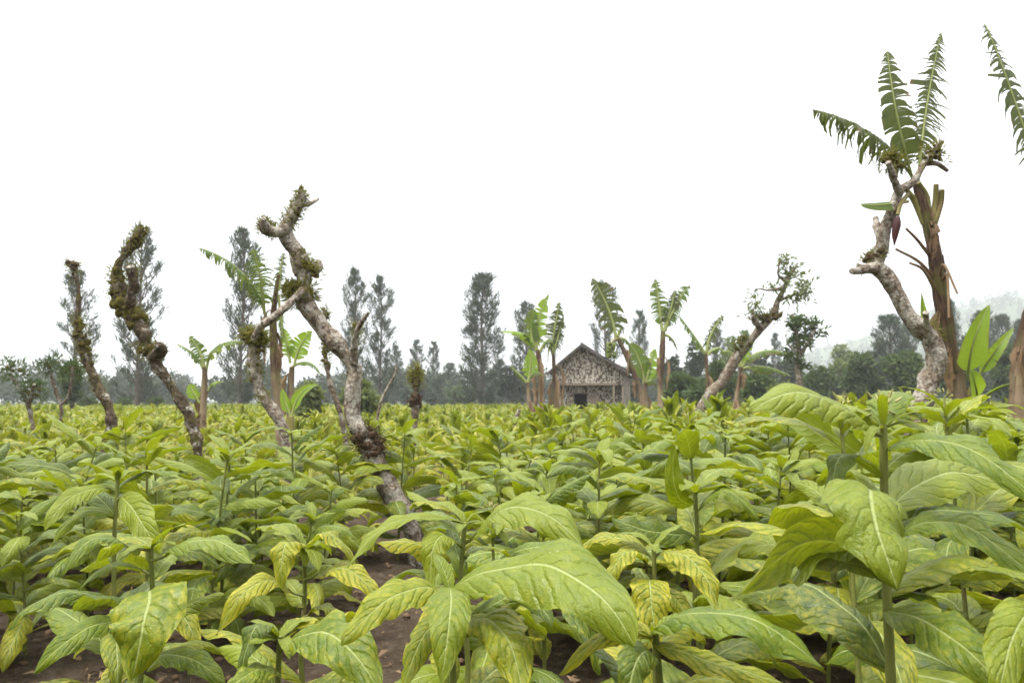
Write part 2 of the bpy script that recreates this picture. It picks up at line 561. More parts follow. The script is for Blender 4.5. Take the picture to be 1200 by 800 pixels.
def spline(pts, n):
    """Catmull-Rom through pts (k, d), n samples"""
    p = np.asarray(pts, float)
    k = len(p)
    if k == 2:
        t = np.linspace(0, 1, n)[:, None]
        return p[0] * (1 - t) + p[1] * t
    seg = np.linalg.norm(np.diff(p[:, :3], axis=0), axis=1)
    cum = np.concatenate([[0], np.cumsum(seg)])
    cum /= cum[-1]
    e = np.vstack([2 * p[0] - p[1], p, 2 * p[-1] - p[-2]])
    ts = np.linspace(0, 1, n)
    i = np.clip(np.searchsorted(cum, ts, side='right') - 1, 0, k - 2)
    u = ((ts - cum[i]) / np.maximum(cum[i + 1] - cum[i], 1e-9))[:, None]
    a, b, c, d = e[i], e[i + 1], e[i + 2], e[i + 3]
    return 0.5 * ((2 * b) + (-a + c) * u + (2 * a - 5 * b + 4 * c - d) * u ** 2 + (-a + 3 * b - 3 * c + d) * u ** 3)


def grid_faces(n, m, closed=False):
    i = np.arange(n - 1)[:, None]
    j = np.arange(m if closed else m - 1)[None, :]
    j2 = (j + 1) % m
    return np.stack([i * m + j, i * m + j2, (i + 1) * m + j2, (i + 1) * m + j], -1).reshape(-1, 4)


def tube(mb, pts, radii, nseg=10, n=None, rough=0.0, rscale=6.0, seed=0, cap=True, var=0.5, mat=0, step=0.05, knots=0):
    pts = np.asarray(pts, float)
    rad = np.broadcast_to(np.asarray(radii, float), (len(pts),))
    L = np.linalg.norm(np.diff(pts, axis=0), axis=1).sum()
    if n is None:
        n = max(3, int(L / step))
    C = spline(np.hstack([pts, rad[:, None]]), n)
    P, r = C[:, :3], np.maximum(C[:, 3], 0.0015)
    T = nrmz(np.gradient(P, axis=0))
    S = np.zeros_like(P)
    s0 = np.cross(T[0], [0.3, 1, 0.1])
    S[0] = nrmz(s0)
    for i in range(1, n):
        s = S[i - 1] - T[i] * np.dot(S[i - 1], T[i])
        S[i] = nrmz(s)
    N = np.cross(S, T)
    ang = np.linspace(0, 2 * math.pi, nseg, endpoint=False)
    rr = np.repeat(r[:, None], nseg, 1)
    dirs = S[:, None] * np.cos(ang)[None, :, None] + N[:, None] * np.sin(ang)[None, :, None]
    if rough:
        base = P[:, None] + dirs * rr[..., None]
        fl = base.reshape(-1, 3)
        nv = np.array([mnoise.fractal(Vector(q * rscale + seed * 7.3), 0.75, 2.1, 5) for q in fl]).reshape(rr.shape)
        rr = rr * (1 + rough * nv)
    krng = np.random.default_rng(seed + 5)
    for _ in range(knots):
        ci, ca = krng.integers(1, n - 1), krng.uniform(0, 2 * math.pi)
        d = (np.arange(n) - ci) * L / n / (r[ci] * 0.9)
        da = np.abs((ang - ca + math.pi) % (2 * math.pi) - math.pi) / 0.6
        rr += r[ci] * krng.uniform(0.2, 0.55) * np.exp(-d[:, None] ** 2 - da[None, :] ** 2)
    V = P[:, None] + dirs * rr[..., None]
    V = V.reshape(-1, 3)
    F_ = grid_faces(n, nseg, True)
    u = np.repeat(np.linspace(0, L, n), nseg)
    uv = np.stack([u, np.tile(ang / (2 * math.pi), n)], -1)
    mb.add(V, F_, uv, var, 0, mat)
    if cap:
        for idx, ring in ((0, 0), (n - 1, (n - 1) * nseg)):
            c = P[idx] + (T[idx] if idx else -T[idx]) * r[idx] * 0.35
            ringv = V[ring:ring + nseg]
            j = np.arange(nseg)
            tri = np.stack([np.full(nseg, nseg), j, (j + 1) % nseg], -1)
            if idx == 0:
                tri = tri[:, ::-1]
            mb.add(np.vstack([ringv, c]), tri, None, var, 0, mat)
    return P, r, T


def box(mb, c, size, rz=0.0, ry=0.0, mat=0, var=0.5):
    sx, sy, sz = np.asarray(size) / 2
    v = np.array([[x, y, z] for x in (-sx, sx) for y in (-sy, sy) for z in (-sz, sz)])
    if ry:
        cr, sr = math.cos(ry), math.sin(ry)
        v = np.stack([v[:, 0] * cr + v[:, 2] * sr, v[:, 1], -v[:, 0] * sr + v[:, 2] * cr], -1)
    if rz:
        cr, sr = math.cos(rz), math.sin(rz)
        v = np.stack([v[:, 0] * cr - v[:, 1] * sr, v[:, 0] * sr + v[:, 1] * cr, v[:, 2]], -1)
    v = v + np.asarray(c)
    f = [[0, 1, 3, 2], [4, 6, 7, 5], [0, 4, 5, 1], [2, 3, 7, 6], [0, 2, 6, 4], [1, 5, 7, 3]]
    fv = np.concatenate([v[q] for q in f])
    uv = np.tile([[0, 0], [0, 1], [1, 1], [1, 0]], (6, 1))
    mb.add(fv, np.arange(24).reshape(6, 4), uv, var, 0, mat)


def diamonds(mb, P, D, L, Wd, var=None, seed=0, mat=0, bend=0.0):
    """narrow leaf-like quads at P pointing along D"""
    g = np.random.default_rng(seed)
    n = len(P)
    D = nrmz(D)
    r = g.normal(size=(n, 3))
    S = nrmz(np.cross(D, r))
    L = np.broadcast_to(L, (n,))[:, None]
    Wd = np.broadcast_to(Wd, (n,))[:, None]
    mid = P + D * L * 0.45 + np.cross(S, D) * L * bend
    V = np.stack([P, mid + S * Wd / 2, P + D * L, mid - S * Wd / 2], 1).reshape(-1, 3)
    vv = g.random(n) if var is None else var
    mb.add(V, np.arange(4 * n).reshape(n, 4), np.tile([[0, .5], [.5, 1], [1, .5], [.5, 0]], (n, 1)), np.repeat(vv, 4), 0, mat)


def ico_lump(mb, c, r, seed, squash=(1, 1, 1), rough=0.35, var=0.5, sub=2, mat=0, rs=1.6):
    v, f = ICO[sub]
    d = np.array([1 + rough * mnoise.fractal(Vector(q * rs + seed * 3.17), 0.8, 2.0, 3) for q in v])
    mb.add(np.asarray(c) + v * d[:, None] * r * np.asarray(squash), f, None, var, 0, mat)


def make_ico():
    import bmesh
    o = {}
    for s in (1, 2, 3):
        b = bmesh.new()
        bmesh.ops.create_icosphere(b, subdivisions=s, radius=1.0)
        b.verts.ensure_lookup_table()
        o[s] = (np.array([v.co[:] for v in b.verts]), np.array([[q.index for q in f.verts] for f in b.faces]))
        b.free()
    return o


ICO = make_ico()


# ------------------------------------------------------------------ ground
def ground_h(x, y):
    return 0.035 * np.sin(x * 1.9 + 0.6 * np.sin(y * 0.7)) * np.exp(-((y - 2) / 14.0) ** 2)


def warp(n, near, far):
    t = np.linspace(-1, 1, n)
    return np.sign(t) * (np.abs(t) * near + (far - near) * np.abs(t) ** 5)


gx = warp(281, 14, 1080)
ty = np.linspace(0, 1, 300)
gy = -45 + 0 * ty
gy = np.concatenate([np.linspace(-45, -1, 12), np.linspace(-0.8, 14, 190), 14 + 1030 * np.linspace(0.004, 1, 90) ** 2.4])
X, Y = np.meshgrid(gx, gy)
Z = ground_h(X, Y)
near = (Y > -1) & (Y < 14) & (np.abs(X) < 11)
zz = Z.copy()
idx = np.argwhere(near)
for i, j in idx:
    zz[i, j] += 0.030 * mnoise.fractal(Vector((X[i, j] * 6, Y[i, j] * 6, 0.3)), 0.7, 2.0, 5)
mb = MB()
V = np.stack([X, Y, zz], -1).reshape(-1, 3)
mb.add(V, grid_faces(len(gy), len(gx)), V[:, :2])
tag(mb.build('ground', M['soil']), kind='structure')

# loose clods of earth on the near ground
mb = MB()
g = np.random.default_rng(3)
for i in range(2600):
    y = 1.8 + 6.5 * g.random() ** 1.3
    x = (g.random() * 2 - 1) * (y * 0.68 + 0.2)
    r = 0.005 + 0.028 * g.random() ** 3
    ico_lump(mb, (x, y, float(ground_h(x, y)) + r * 0.4), r, i, (1, 1, 0.7), 0.5, g.random(), 1)
# withered leaf scraps
n = 1500
y = 1.8 + 6 * g.random(n)
x = (g.random(n) * 2 - 1) * (y * 0.68)
diamonds(mb, np.stack([x, y, ground_h(x, y) + 0.012], -1), np.stack([g.normal(size=n), g.normal(size=n), 0.25 * g.normal(size=n)], -1),
         0.025 + 0.09 * g.random(n) ** 2, 0.008 + 0.03 * g.random(n) ** 2, seed=4, mat=1, bend=0.2)
tag(mb.build('soil_clods', [M['clod'], M['dry']]), kind='stuff', label='loose brown clods and withered scraps on the bare soil')


# ------------------------------------------------------------------ tobacco
def leaf_profile(s, lo=0.10):
    w = (s ** 0.62) * np.maximum(1 - s, 0) ** 0.74
    w = w / 0.557
    return np.maximum(w, lo * (1 - s) ** 0.5 * np.minimum(1, (1 - s) * 8))


def leaf_surface(C, hw, nw=8, up=(0, 0, 1), roll=0.0, fold=0.25, droop=0.35, wave=0.12, nveins=9, puck=0.035, twist=0.0, g=rng):
    """leaf blade round a centre line C; hw = half width"""
    n = len(C)
    s = np.linspace(0, 1, n)
    T = nrmz(np.gradient(C, axis=0))
    Tm = nrmz(C[-1] - C[0])
    up = np.asarray(up, float)
    S0 = np.cross(Tm, up)
    if np.linalg.norm(S0) < 0.25:
        S0 = np.cross(Tm, np.array([0.2, -1, 0.3]))
    S0 = nrmz(S0)
    S = nrmz(S0 - T * (T @ S0)[:, None])
    N = np.cross(S, T)
    rl = roll + twist * (s - 0.3)
    c, sn = np.cos(rl)[:, None], np.sin(rl)[:, None]
    S, N = S * c + N * sn, N * c - S * sn
    w = hw * leaf_profile(s)
    v = np.linspace(-1, 1, nw + 1)
    # denser towards the midrib
    v = np.sign(v) * np.abs(v) ** 1.15
    a = np.abs(v)
    ph = g.random(2) * 6.28
    fr = g.uniform(2.0, 3.8, 2)
    side = (v > 0).astype(int)
    edge = wave * hw * (a ** 1.4)[None, :] * np.sin(6.28 * fr[side][None, :] * s[:, None] + ph[side][None, :]) * np.minimum(1, s * 3)[:, None]
    q = s[:, None] * nveins - a[None, :] ** 1.2 * 1.7
    puckz = puck * hw * (0.5 - 0.5 * np.cos(6.28 * q)) * np.minimum(1, a * 4)[None, :] * (w / hw)[:, None] * 1.3
    fa = fold * (0.6 + 0.4 * np.cos(s * 3))[:, None]
    y = w[:, None] * v[None, :]
    z = np.abs(y) * np.sin(fa) - droop * w[:, None] * (a ** 2.2)[None, :]
    for sd in (0, 1):
        for _ in range(int(g.poisson(0.7))):
            s0, dp, wd = g.uniform(0.15, 0.95), g.uniform(0.10, 0.38), g.uniform(0.012, 0.035)
            cut = 1 - dp * np.exp(-((s - s0) / wd) ** 2)
            m_ = (v > 0) if sd else (v < 0)
            y = np.where(m_[None, :], y * (1 - (1 - cut[:, None]) * (a ** 3)[None, :]), y)
    y = y * np.cos(fa) * (1 - 0.18 * droop * a[None, :] ** 2)
    z = z + edge + puckz
    lon = 0.03 * hw * np.sin(6.28 * (s * g.uniform(1.5, 3) + g.random()))[:, None] * np.ones_like(a)[None, :]
    V = C[:, None] + S[:, None] * y[..., None] + N[:, None] * (z + lon)[..., None]
    uv = np.stack([np.repeat(s, nw + 1), np.tile((v + 1) / 2, n)], -1)
    return V.reshape(-1, 3), grid_faces(n, nw + 1), uv


def curve3(p0, p1, p2, n):
    p0, p1, p2 = (np.asarray(p, float) for p in (p0, p1, p2))
    c = 2 * p1 - 0.5 * (p0 + p2)
    t = np.linspace(0, 1, n)[:, None]
    return (1 - t) ** 2 * p0 + 2 * t * (1 - t) * c + t * t * p2


def droop_curve(p0, az, el, dr, L, n, bend=0.0, pw=1.3):
    s = np.linspace(0, 1, n)
    e = el - dr * s ** pw
    a = az + bend * s
    d = np.stack([np.cos(a) * np.cos(e), np.sin(a) * np.cos(e), np.sin(e)], -1)
    P = np.zeros((n, 3))
    P[1:] = np.cumsum(0.5 * (d[1:] + d[:-1]), 0) * L / (n - 1)
    return P + np.asarray(p0)


def plant_spec(g, H, nleaf, Lmax, yel=0.2):
    """stem points and leaf list for one tobacco plant, base at the origin"""
    lean = g.normal(size=2) * 0.04 * H
    zs = np.linspace(0, 1, 5)
    stem = np.stack([lean[0] * zs ** 1.5, lean[1] * zs ** 1.5, zs * H * 0.94], -1)
    leaves = []
    az = g.random() * 6.28
    for i in range(nleaf):
        h = 0.08 + 0.90 * ((i + 0.3 * g.random()) / nleaf) ** 0.85
        az += 2.4 + g.normal() * 0.25
        size = Lmax * (0.72 + 0.34 * math.sin(math.pi * min(1, h * 0.95 + 0.12))) * (1.0 if h < 0.8 else 1 - 0.9 * (h - 0.8)) * g.uniform(0.8, 1.15)
        el = R(g.uniform(2, 32) + 26 * h)
        dr = R(g.uniform(38, 108) - 8 * h)
        p0 = np.array([lean[0] * h ** 1.5, lean[1] * h ** 1.5, h * H * 0.94])
        y = float(np.clip(yel + 0.55 * (0.45 - h) + g.normal() * 0.17, 0, 1))
        leaves.append(dict(p0=p0, az=az, el=el, dr=dr, L=size, hw=size * g.uniform(0.18, 0.255), yel=y, var=g.random(), bend=g.normal() * 0.42,
                           roll=g.normal() * 0.42, fold=g.uniform(0.0, 0.35), droop=g.uniform(0.2, 0.75), wave=g.uniform(0.04, 0.16),
                           twist=g.normal() * 0.45))
    for i in range(5):                       # young leaves round the tip
        az += 2.2
        size = Lmax * g.uniform(0.20, 0.50)
        p0 = stem[-1] - np.array([0, 0, 0.012 * i])
        leaves.append(dict(p0=p0, az=az, el=R(g.uniform(12, 68)), dr=R(g.uniform(30, 95)), L=size, hw=size * 0.24, yel=0.12, var=0.6 + 0.4 * g.random(),
                           bend=0, roll=0, fold=0.5, droop=0.1, wave=0.08, twist=0, bud=True))
    return stem, leaves


def add_leaf(mb, l, n, nw, g, mat=0):
    C = droop_curve(l['p0'], l['az'], l['el'], l['dr'], l['L'], n, l['bend'])
    V, F_, uv = leaf_surface(C, l['hw'], nw, (0, 0, 1), l['roll'], l['fold'], l['droop'], l['wave'], puck=0.045 if n > 18 else 0.0, twist=l['twist'], g=g)
    mb.add(V, F_, uv, l['var'], l['yel'], mat)


def add_stem(mb, pts, r0, r1, nseg=8, var=0.5, mat=0):
    rad = np.linspace(r0, r1, len(pts))
    tube(mb, pts, rad, nseg, n=max(8, len(pts) * 3), var=var, mat=mat)


def bud_cluster(mb, p, g, k=14, r=0.022, mat=0):
    tube(mb, [p - np.array([0, 0, 0.05]), p + np.array([0, 0, 0.01])], [0.005, 0.003], 5, n=4, var=0.1, mat=mat)
    for i in range(k):
        d = nrmz(g.normal(size=3) + np.array([0, 0, 1.0]))
        c = p + d * r * g.uniform(0.5, 1.6)
        tube(mb, [c, c + d * 0.016], [0.003, 0.0012], 5, n=3, var=g.random(), mat=mat)


def near_plant(loc, g, H, nleaf, Lmax, yel, label, buds=False, nl=26, nw=10):
    """every leaf a mesh of its own"""
    root = empty('tobacco_plant', (loc[0], loc[1], float(ground_h(loc[0], loc[1]))))
    tag(root, label, 'tobacco plant', 'tobacco plants growing in the field')
    stem, leaves = plant_spec(g, H, nleaf, Lmax, yel)
    mb = MB()
    add_stem(mb, stem, 0.0105, 0.005, var=g.random())
    mb.build('stem', M['stem'], root)
    tip = MB()
    for l in leaves:
        if l.get('bud'):
            add_leaf(tip, l, 10, 4, g)
        else:
            b = MB()
            add_leaf(b, l, nl, nw, g)
            b.build('leaf', M['tobacco'], root)
    tip.build('young_leaves', M['tobacco'], root)
    if buds:
        b = MB()
        bud_cluster(b, stem[-1] + np.array([0, 0, 0.05]), g)
        b.build('flower_buds', M['flower'], root)
    return root


def hero_plant(stem_px, d, top_py, leaves, label, yel=0.2, r0=0.011, extra=3, Lx=0.32, buds=False, seed=1, low=0.55):
    """plant whose leaves are given one by one as base / middle / tip points at their own distances"""
    g = np.random.default_rng(seed)
    top = at(stem_px, top_py, d)
    base = np.array([top[0], top[1], float(ground_h(top[0], top[1]))])
    root = empty('tobacco_plant', base)
    tag(root, label, 'tobacco plant', 'tobacco plants growing in the field')
    mb = MB()
    H = top[2] - base[2]
    zs = np.linspace(0, 1, 6)
    wob = g.normal(size=(6, 2)) * 0.006
    wob[0] = wob[-1] = 0
    pts = np.stack([wob[:, 0], wob[:, 1], zs * H], -1)
    add_stem(mb, pts, r0, r0 * 0.55, 10, g.random())
    mb.build('stem', M['stem'], root)
    for lf in leaves:
        p = [at(*q) - base for q in lf['p']]
        C = curve3(p[0], p[1], p[2], 34)
        Ln = np.linalg.norm(np.diff(C, axis=0), axis=1).sum()
        # short stalk joins the blade to the stem
        hw = Ln * lf.get('w', 0.22) * 0.95
        V, F_, uv = leaf_surface(C, hw, 14, lf.get('up', (0, 0, 1)), lf.get('roll', 0.0), lf.get('fold', 0.2), lf.get('droop', 0.35),
                                 lf.get('wave', 0.12), puck=0.045, twist=lf.get('twist', 0.0), g=g)
        b = MB()
        b.add(V, F_, uv, lf.get('var', g.random()), lf.get('yel', yel))
        z0 = np.clip(p[0][2], 0.02, H)
        if np.linalg.norm(p[0][:2]) > 0.012:
            tube(b, [np.array([0, 0, z0 - 0.01]), (p[0] + np.array([0, 0, z0 - 0.01])) / 2, p[0], C[2]], [0.006, 0.005, 0.004, 0.003], 6, n=8, mat=1)
        o = b.build('leaf', [M['tobacco'], M['stem']], root)
        if 'label' in lf:
            o['label'] = lf['label']
    stem, lv = plant_spec(g, H, 14, Lx, yel)
    cnt = 0
    for l in lv:
        if l.get('bud'):
            continue
        back = math.sin(l['az']) > -0.1 and l['p0'][2] < H * 0.93
        if (l['p0'][2] < H * low and cnt < extra) or back:
            cnt += 1
            l['p0'][:2] = 0
            b = MB()
            add_leaf(b, l, 26, 10, g)
            b.build('leaf', M['tobacco'], root)
    tip = MB()
    for l in lv:
        if l.get('bud'):
            l['p0'] = np.array([0, 0, H - 0.01])
            if buds:
                l['L'] *= 0.75
                l['hw'] *= 0.38
            add_leaf(tip, l, 10, 4, g)
    tip.build('young_leaves', M['tobacco'], root)
    if buds:
        b = MB()
        bud_cluster(b, np.array([0, 0, H + 0.03]), g, 16, 0.02)
        b.build('flower_buds', M['flower'], root)
    return root, base


heroes = []


def hero(*a, **k):
    heroes.append(hero_plant(*a, **k)[1])


# tall plant at the right
hero(1035, 1.60, 497, [
    dict(p=[(1022, 505, 1.60), (952, 462, 1.52), (878, 482, 1.46)], w=0.25, fold=0.12, droop=0.45, yel=0.10, var=0.85, roll=0.55),
    dict(p=[(1040, 527, 1.60), (1118, 520, 1.45), (1222, 590, 1.33)], w=0.19, fold=0.2, droop=0.3, yel=0.0, var=0.35, roll=-0.45),
    dict(p=[(1030, 585, 1.58), (1020, 586, 1.36), (1052, 692, 1.27)], w=0.27, fold=0.15, droop=0.5, yel=0.12, var=0.7, up=(0.0, -1.0, 0.6)),
    dict(p=[(1028, 676, 1.60), (958, 634, 1.50), (858, 704, 1.44)], w=0.21, fold=0.2, droop=0.25, yel=0.35, var=0.1, roll=-1.2),
    dict(p=[(1042, 640, 1.60), (1120, 613, 1.50), (1225, 694, 1.40)], w=0.20, fold=0.3, droop=0.3, yel=0.05, var=0.4, roll=-0.5),
    dict(p=[(1038, 716, 1.60), (1102, 738, 1.42), (1185, 815, 1.30)], w=0.22, fold=0.1, droop=0.2, yel=0.2, var=0.4, roll=-0.6),
    dict(p=[(1033, 560, 1.60), (985, 536, 1.58), (978, 612, 1.55)], w=0.22, fold=0.3, droop=0.4, yel=0.1, var=0.2),
    dict(p=[(1040, 600, 1.62), (1110, 555, 1.80), (1190, 572, 1.92)], w=0.17, fold=0.2, droop=0.3, yel=0.15, var=0.8, roll=-0.7),
    dict(p=[(1040, 622, 1.62), (1120, 598, 1.72), (1215, 622, 1.80)], w=0.16, fold=0.2, droop=0.3, yel=0.0, var=0.1, roll=-0.3),
    dict(p=[(1036, 500, 1.60), (1044, 462, 1.68), (1066, 470, 1.80)], w=0.25, fold=0.2, droop=0.4, yel=0.0, var=0.4),
    dict(p=[(1038, 700, 1.62), (1082, 700, 1.72), (1118, 740, 1.80)], w=0.22, yel=0.1, var=0.1),
], 'tallest tobacco plant, close by on the right, with a thick stem and wide arching leaves', buds=True, r0=0.0135, extra=5, seed=21, low=0.45, Lx=0.42)

# centre plant with the largest leaf
hero(528, 1.75, 690, [
    dict(p=[(524, 694, 1.74), (642, 664, 1.54), (744, 756, 1.40)], w=0.235, fold=0.12, droop=0.3, yel=0.10, var=0.7, roll=-0.55,
         label='largest leaf in the middle, broad and arched to the right'),
    dict(p=[(522, 694, 1.74), (466, 696, 1.62), (400, 756, 1.55)], w=0.21, fold=0.1, droop=0.25, yel=0.42, var=0.8, roll=0.6),
    dict(p=[(526, 690, 1.74), (528, 712, 1.55), (517, 800, 1.48)], w=0.19, fold=0.1, droop=0.3, yel=0.2, var=0.6, up=(0.1, -1, 0.4)),
    dict(p=[(536, 730, 1.74), (585, 735, 1.62), (612, 815, 1.52)], w=0.27, fold=0.1, droop=0.3, yel=0.48, var=0.7, up=(0.2, -1, 0.5)),
    dict(p=[(530, 740, 1.76), (500, 740, 1.72), (470, 815, 1.66)], w=0.24, fold=0.1, droop=0.3, yel=0.4, var=0.6, up=(-0.2, -1, 0.5)),
    dict(p=[(535, 700, 1.78), (590, 700, 1.9), (640, 745, 1.98)], w=0.2, yel=0.4, var=0.5),
], 'tobacco plant in the middle front with the largest leaf arching to the right', yel=0.4, seed=31, extra=2, low=0.4)

# plant behind it
hero(545, 2.25, 612, [
    dict(p=[(552, 632, 2.24), (612, 594, 2.12), (684, 642, 2.0)], w=0.235, fold=0.2, droop=0.3, yel=0.10, var=0.75, roll=-0.55),
    dict(p=[(540, 612, 2.24), (462, 612, 2.14), (408, 666, 2.08)], w=0.13, fold=0.45, droop=0.3, yel=0.1, var=0.9, roll=0.2),
    dict(p=[(540, 640, 2.24), (512, 632, 2.15), (505, 690, 2.1)], w=0.24, fold=0.1, droop=0.3, yel=0.25, var=0.9, up=(0, -1, 0.4)),
    dict(p=[(540, 625, 2.26), (500, 600, 2.4), (445, 618, 2.5)], w=0.2, yel=0.1, var=0.5),
    dict(p=[(548, 650, 2.24), (575, 640, 2.35), (610, 660, 2.4)], w=0.2, yel=0.3, var=0.5),
], 'tobacco plant just behind the middle front one with a narrow folded leaf drooping left', yel=0.25, seed=32, extra=4)

# pale large leaf at the lower right of centre
hero(768, 1.50, 742, [
    dict(p=[(762, 742, 1.50), (850, 718, 1.34), (966, 782, 1.27)], w=0.20, fold=0.1, droop=0.42, yel=0.0, var=0.35, roll=-0.18,
         label='pale shiny leaf bending over at its tip'),
    dict(p=[(765, 752, 1.50), (835, 775, 1.46), (920, 800, 1.42)], w=0.2, yel=0.55, var=0.5, roll=-0.4),
    dict(p=[(764, 748, 1.50), (720, 738, 1.52), (655, 790, 1.55)], w=0.2, yel=0.75, var=0.5, roll=0.6),
    dict(p=[(770, 770, 1.50), (748, 770, 1.40), (735, 830, 1.36)], w=0.24, yel=0.2, var=0.1, up=(0, -1, 0.3)),
], 'tobacco plant at the lower right of centre with one pale shiny leaf bending over', yel=0.45, seed=33, extra=3)

# mottled yellow plant
hero(766, 2.30, 640, [
    dict(p=[(773, 648, 2.3), (812, 658, 2.2), (842, 712, 2.12)], w=0.26, fold=0.1, droop=0.25, yel=0.66, var=0.6, up=(0.3, -1, 0.7)),
    dict(p=[(763, 682, 2.28), (762, 692, 2.15), (770, 760, 2.1)], w=0.30, fold=0.1, droop=0.2, yel=0.74, var=0.4, up=(0, -1, 0.3)),
    dict(p=[(757, 660, 2.3), (732, 648, 2.22), (712, 690, 2.18)], w=0.26, fold=0.2, droop=0.3, yel=0.62, var=0.6),
    dict(p=[(760, 650, 2.32), (715, 628, 2.4), (672, 645, 2.45)], w=0.2, yel=0.6, var=0.6, roll=0.4),
    dict(p=[(770, 690, 2.3), (795, 705, 2.25), (815, 745, 2.2)], w=0.24, yel=0.6, var=0.4, up=(0, -1, 0.5)),
], 'sickly tobacco plant with yellow mottled leaves between the two wide arching front leaves', yel=0.8, seed=34, extra=3)

hero(815, 2.75, 575, [
    dict(p=[(810, 626, 2.75), (762, 622, 2.62), (716, 606, 2.6)], w=0.2, fold=0.1, droop=0.2, yel=0.15, var=0.0, roll=0.9),
    dict(p=[(812, 590, 2.75), (792, 575, 2.68), (790, 522, 2.66)], w=0.20, fold=0.2, droop=0.1, yel=0.15, var=0.5, up=(0, -1, 0.1)),
    dict(p=[(818, 600, 2.75), (850, 575, 2.7), (890, 610, 2.66)], w=0.22, yel=0.2, var=0.4, roll=-0.4),
    dict(p=[(818, 575, 2.76), (845, 550, 2.9), (880, 565, 3.0)], w=0.22, yel=0.2, var=0.6),
], 'tobacco plant right of centre with one leaf standing straight up', yel=0.3, seed=35, extra=9, Lx=0.42, low=0.85)

# left group
hero(138, 2.80, 562, [
    dict(p=[(128, 572, 2.8), (85, 582, 2.66), (52, 622, 2.58)], w=0.19, fold=0.1, droop=0.2, yel=0.10, var=0.85, roll=0.6),
    dict(p=[(142, 582, 2.8), (160, 602, 2.66), (188, 650, 2.58)], w=0.21, fold=0.1, droop=0.2, yel=0.15, var=0.8, roll=-0.6, up=(0, -0.6, 1)),
    dict(p=[(136, 575, 2.82), (175, 552, 2.9), (225, 560, 2.95)], w=0.2, yel=0.1, var=0.4),
    dict(p=[(134, 605, 2.8), (95, 600, 2.72), (60, 640, 2.7)], w=0.2, yel=0.2, var=0.4, roll=0.4),
], 'tobacco plant on the left with two bright leaves spread to either side of its tip', yel=0.25, seed=36, extra=9, Lx=0.38, low=0.85)

hero(177, 2.35, 640, [
    dict(p=[(150, 640, 2.36), (108, 632, 2.26), (74, 674, 2.2)], w=0.19, fold=0.2, droop=0.35, yel=0.05, var=0.3, roll=0.3),
    dict(p=[(192, 652, 2.36), (242, 632, 2.22), (298, 662, 2.16)], w=0.19, fold=0.15, droop=0.4, yel=0.05, var=0.55, roll=-0.25),
    dict(p=[(172, 702, 2.35), (174, 706, 2.10), (154, 798, 2.02)], w=0.31, fold=0.15, droop=0.2, yel=0.35, var=0.5, up=(0.05, -1, 0.5)),
    dict(p=[(146, 730, 2.35), (98, 738, 2.2), (38, 790, 2.12)], w=0.19, fold=0.1, droop=0.25, yel=0.12, var=0.4, roll=0.6),
    dict(p=[(182, 770, 2.35), (220, 770, 2.25), (264, 800, 2.2)], w=0.2, fold=0.1, droop=0.25, yel=0.15, var=0.4, roll=-0.5),
    dict(p=[(168, 668, 2.36), (130, 662, 2.3), (92, 692, 2.26)], w=0.18, fold=0.3, droop=0.4, yel=0.05, var=0.3, roll=0.1),
    dict(p=[(182, 710, 2.36), (215, 690, 2.42), (245, 695, 2.45)], w=0.2, yel=0.1, var=0.3),
    dict(p=[(175, 645, 2.38), (150, 630, 2.5), (110, 660, 2.55)], w=0.2, yel=0.45, var=0.5),
], 'tobacco plant at the lower left with a heart shaped leaf hanging straight down', yel=0.25, seed=37, extra=4, low=0.7, Lx=0.36)

hero(357, 2.65, 640, [
    dict(p=[(342, 694, 2.65), (300, 684, 2.54), (253, 744, 2.46)], w=0.20, fold=0.2, droop=0.3, yel=0.74, var=0.7, roll=0.45),
    dict(p=[(368, 676, 2.65), (408, 668, 2.55), (446, 706, 2.5)], w=0.21, fold=0.2, droop=0.3, yel=0.7, var=0.6, roll=-0.4),
    dict(p=[(355, 645, 2.65), (334, 640, 2.54), (331, 690, 2.5)], w=0.30, fold=0.3, droop=0.4, yel=0.6, var=0.7),
    dict(p=[(360, 645, 2.65), (385, 625, 2.6), (415, 660, 2.58)], w=0.26, yel=0.6, var=0.5),
    dict(p=[(355, 645, 2.67), (330, 615, 2.8), (295, 625, 2.9)], w=0.2, yel=0.3, var=0.7),
    dict(p=[(362, 720, 2.65), (385, 710, 2.6), (400, 745, 2.58)], w=0.24, yel=0.5, var=0.2),
], 'tobacco plant left of centre with ragged bright yellow lower leaves', yel=0.7, seed=38, extra=5, low=0.7, Lx=0.36)

hero(328, 1.90, 745, [
    dict(p=[(336, 756, 1.9), (388, 744, 1.76), (446, 812, 1.66)], w=0.25, fold=0.1, droop=0.2, yel=0.25, var=0.4, roll=-0.6),
    dict(p=[(325, 748, 1.9), (300, 735, 1.84), (283, 792, 1.8)], w=0.28, fold=0.2, droop=0.3, yel=0.1, var=0.0),
    dict(p=[(335, 748, 1.9), (362, 724, 2.0), (392, 744, 2.02)], w=0.26, yel=0.6, var=0.5),
    dict(p=[(322, 748, 1.9), (306, 748, 1.82), (290, 752, 1.80)], w=0.22, fold=0.2, yel=0.0, var=0.7),
    dict(p=[(330, 790, 1.9), (300, 785, 1.8), (262, 815, 1.74)], w=0.24, yel=0.3, var=0.4, roll=0.4),
], 'low tobacco plant at the bottom, left of centre, with a pale curled top leaf', yel=0.35, seed=39, extra=2)

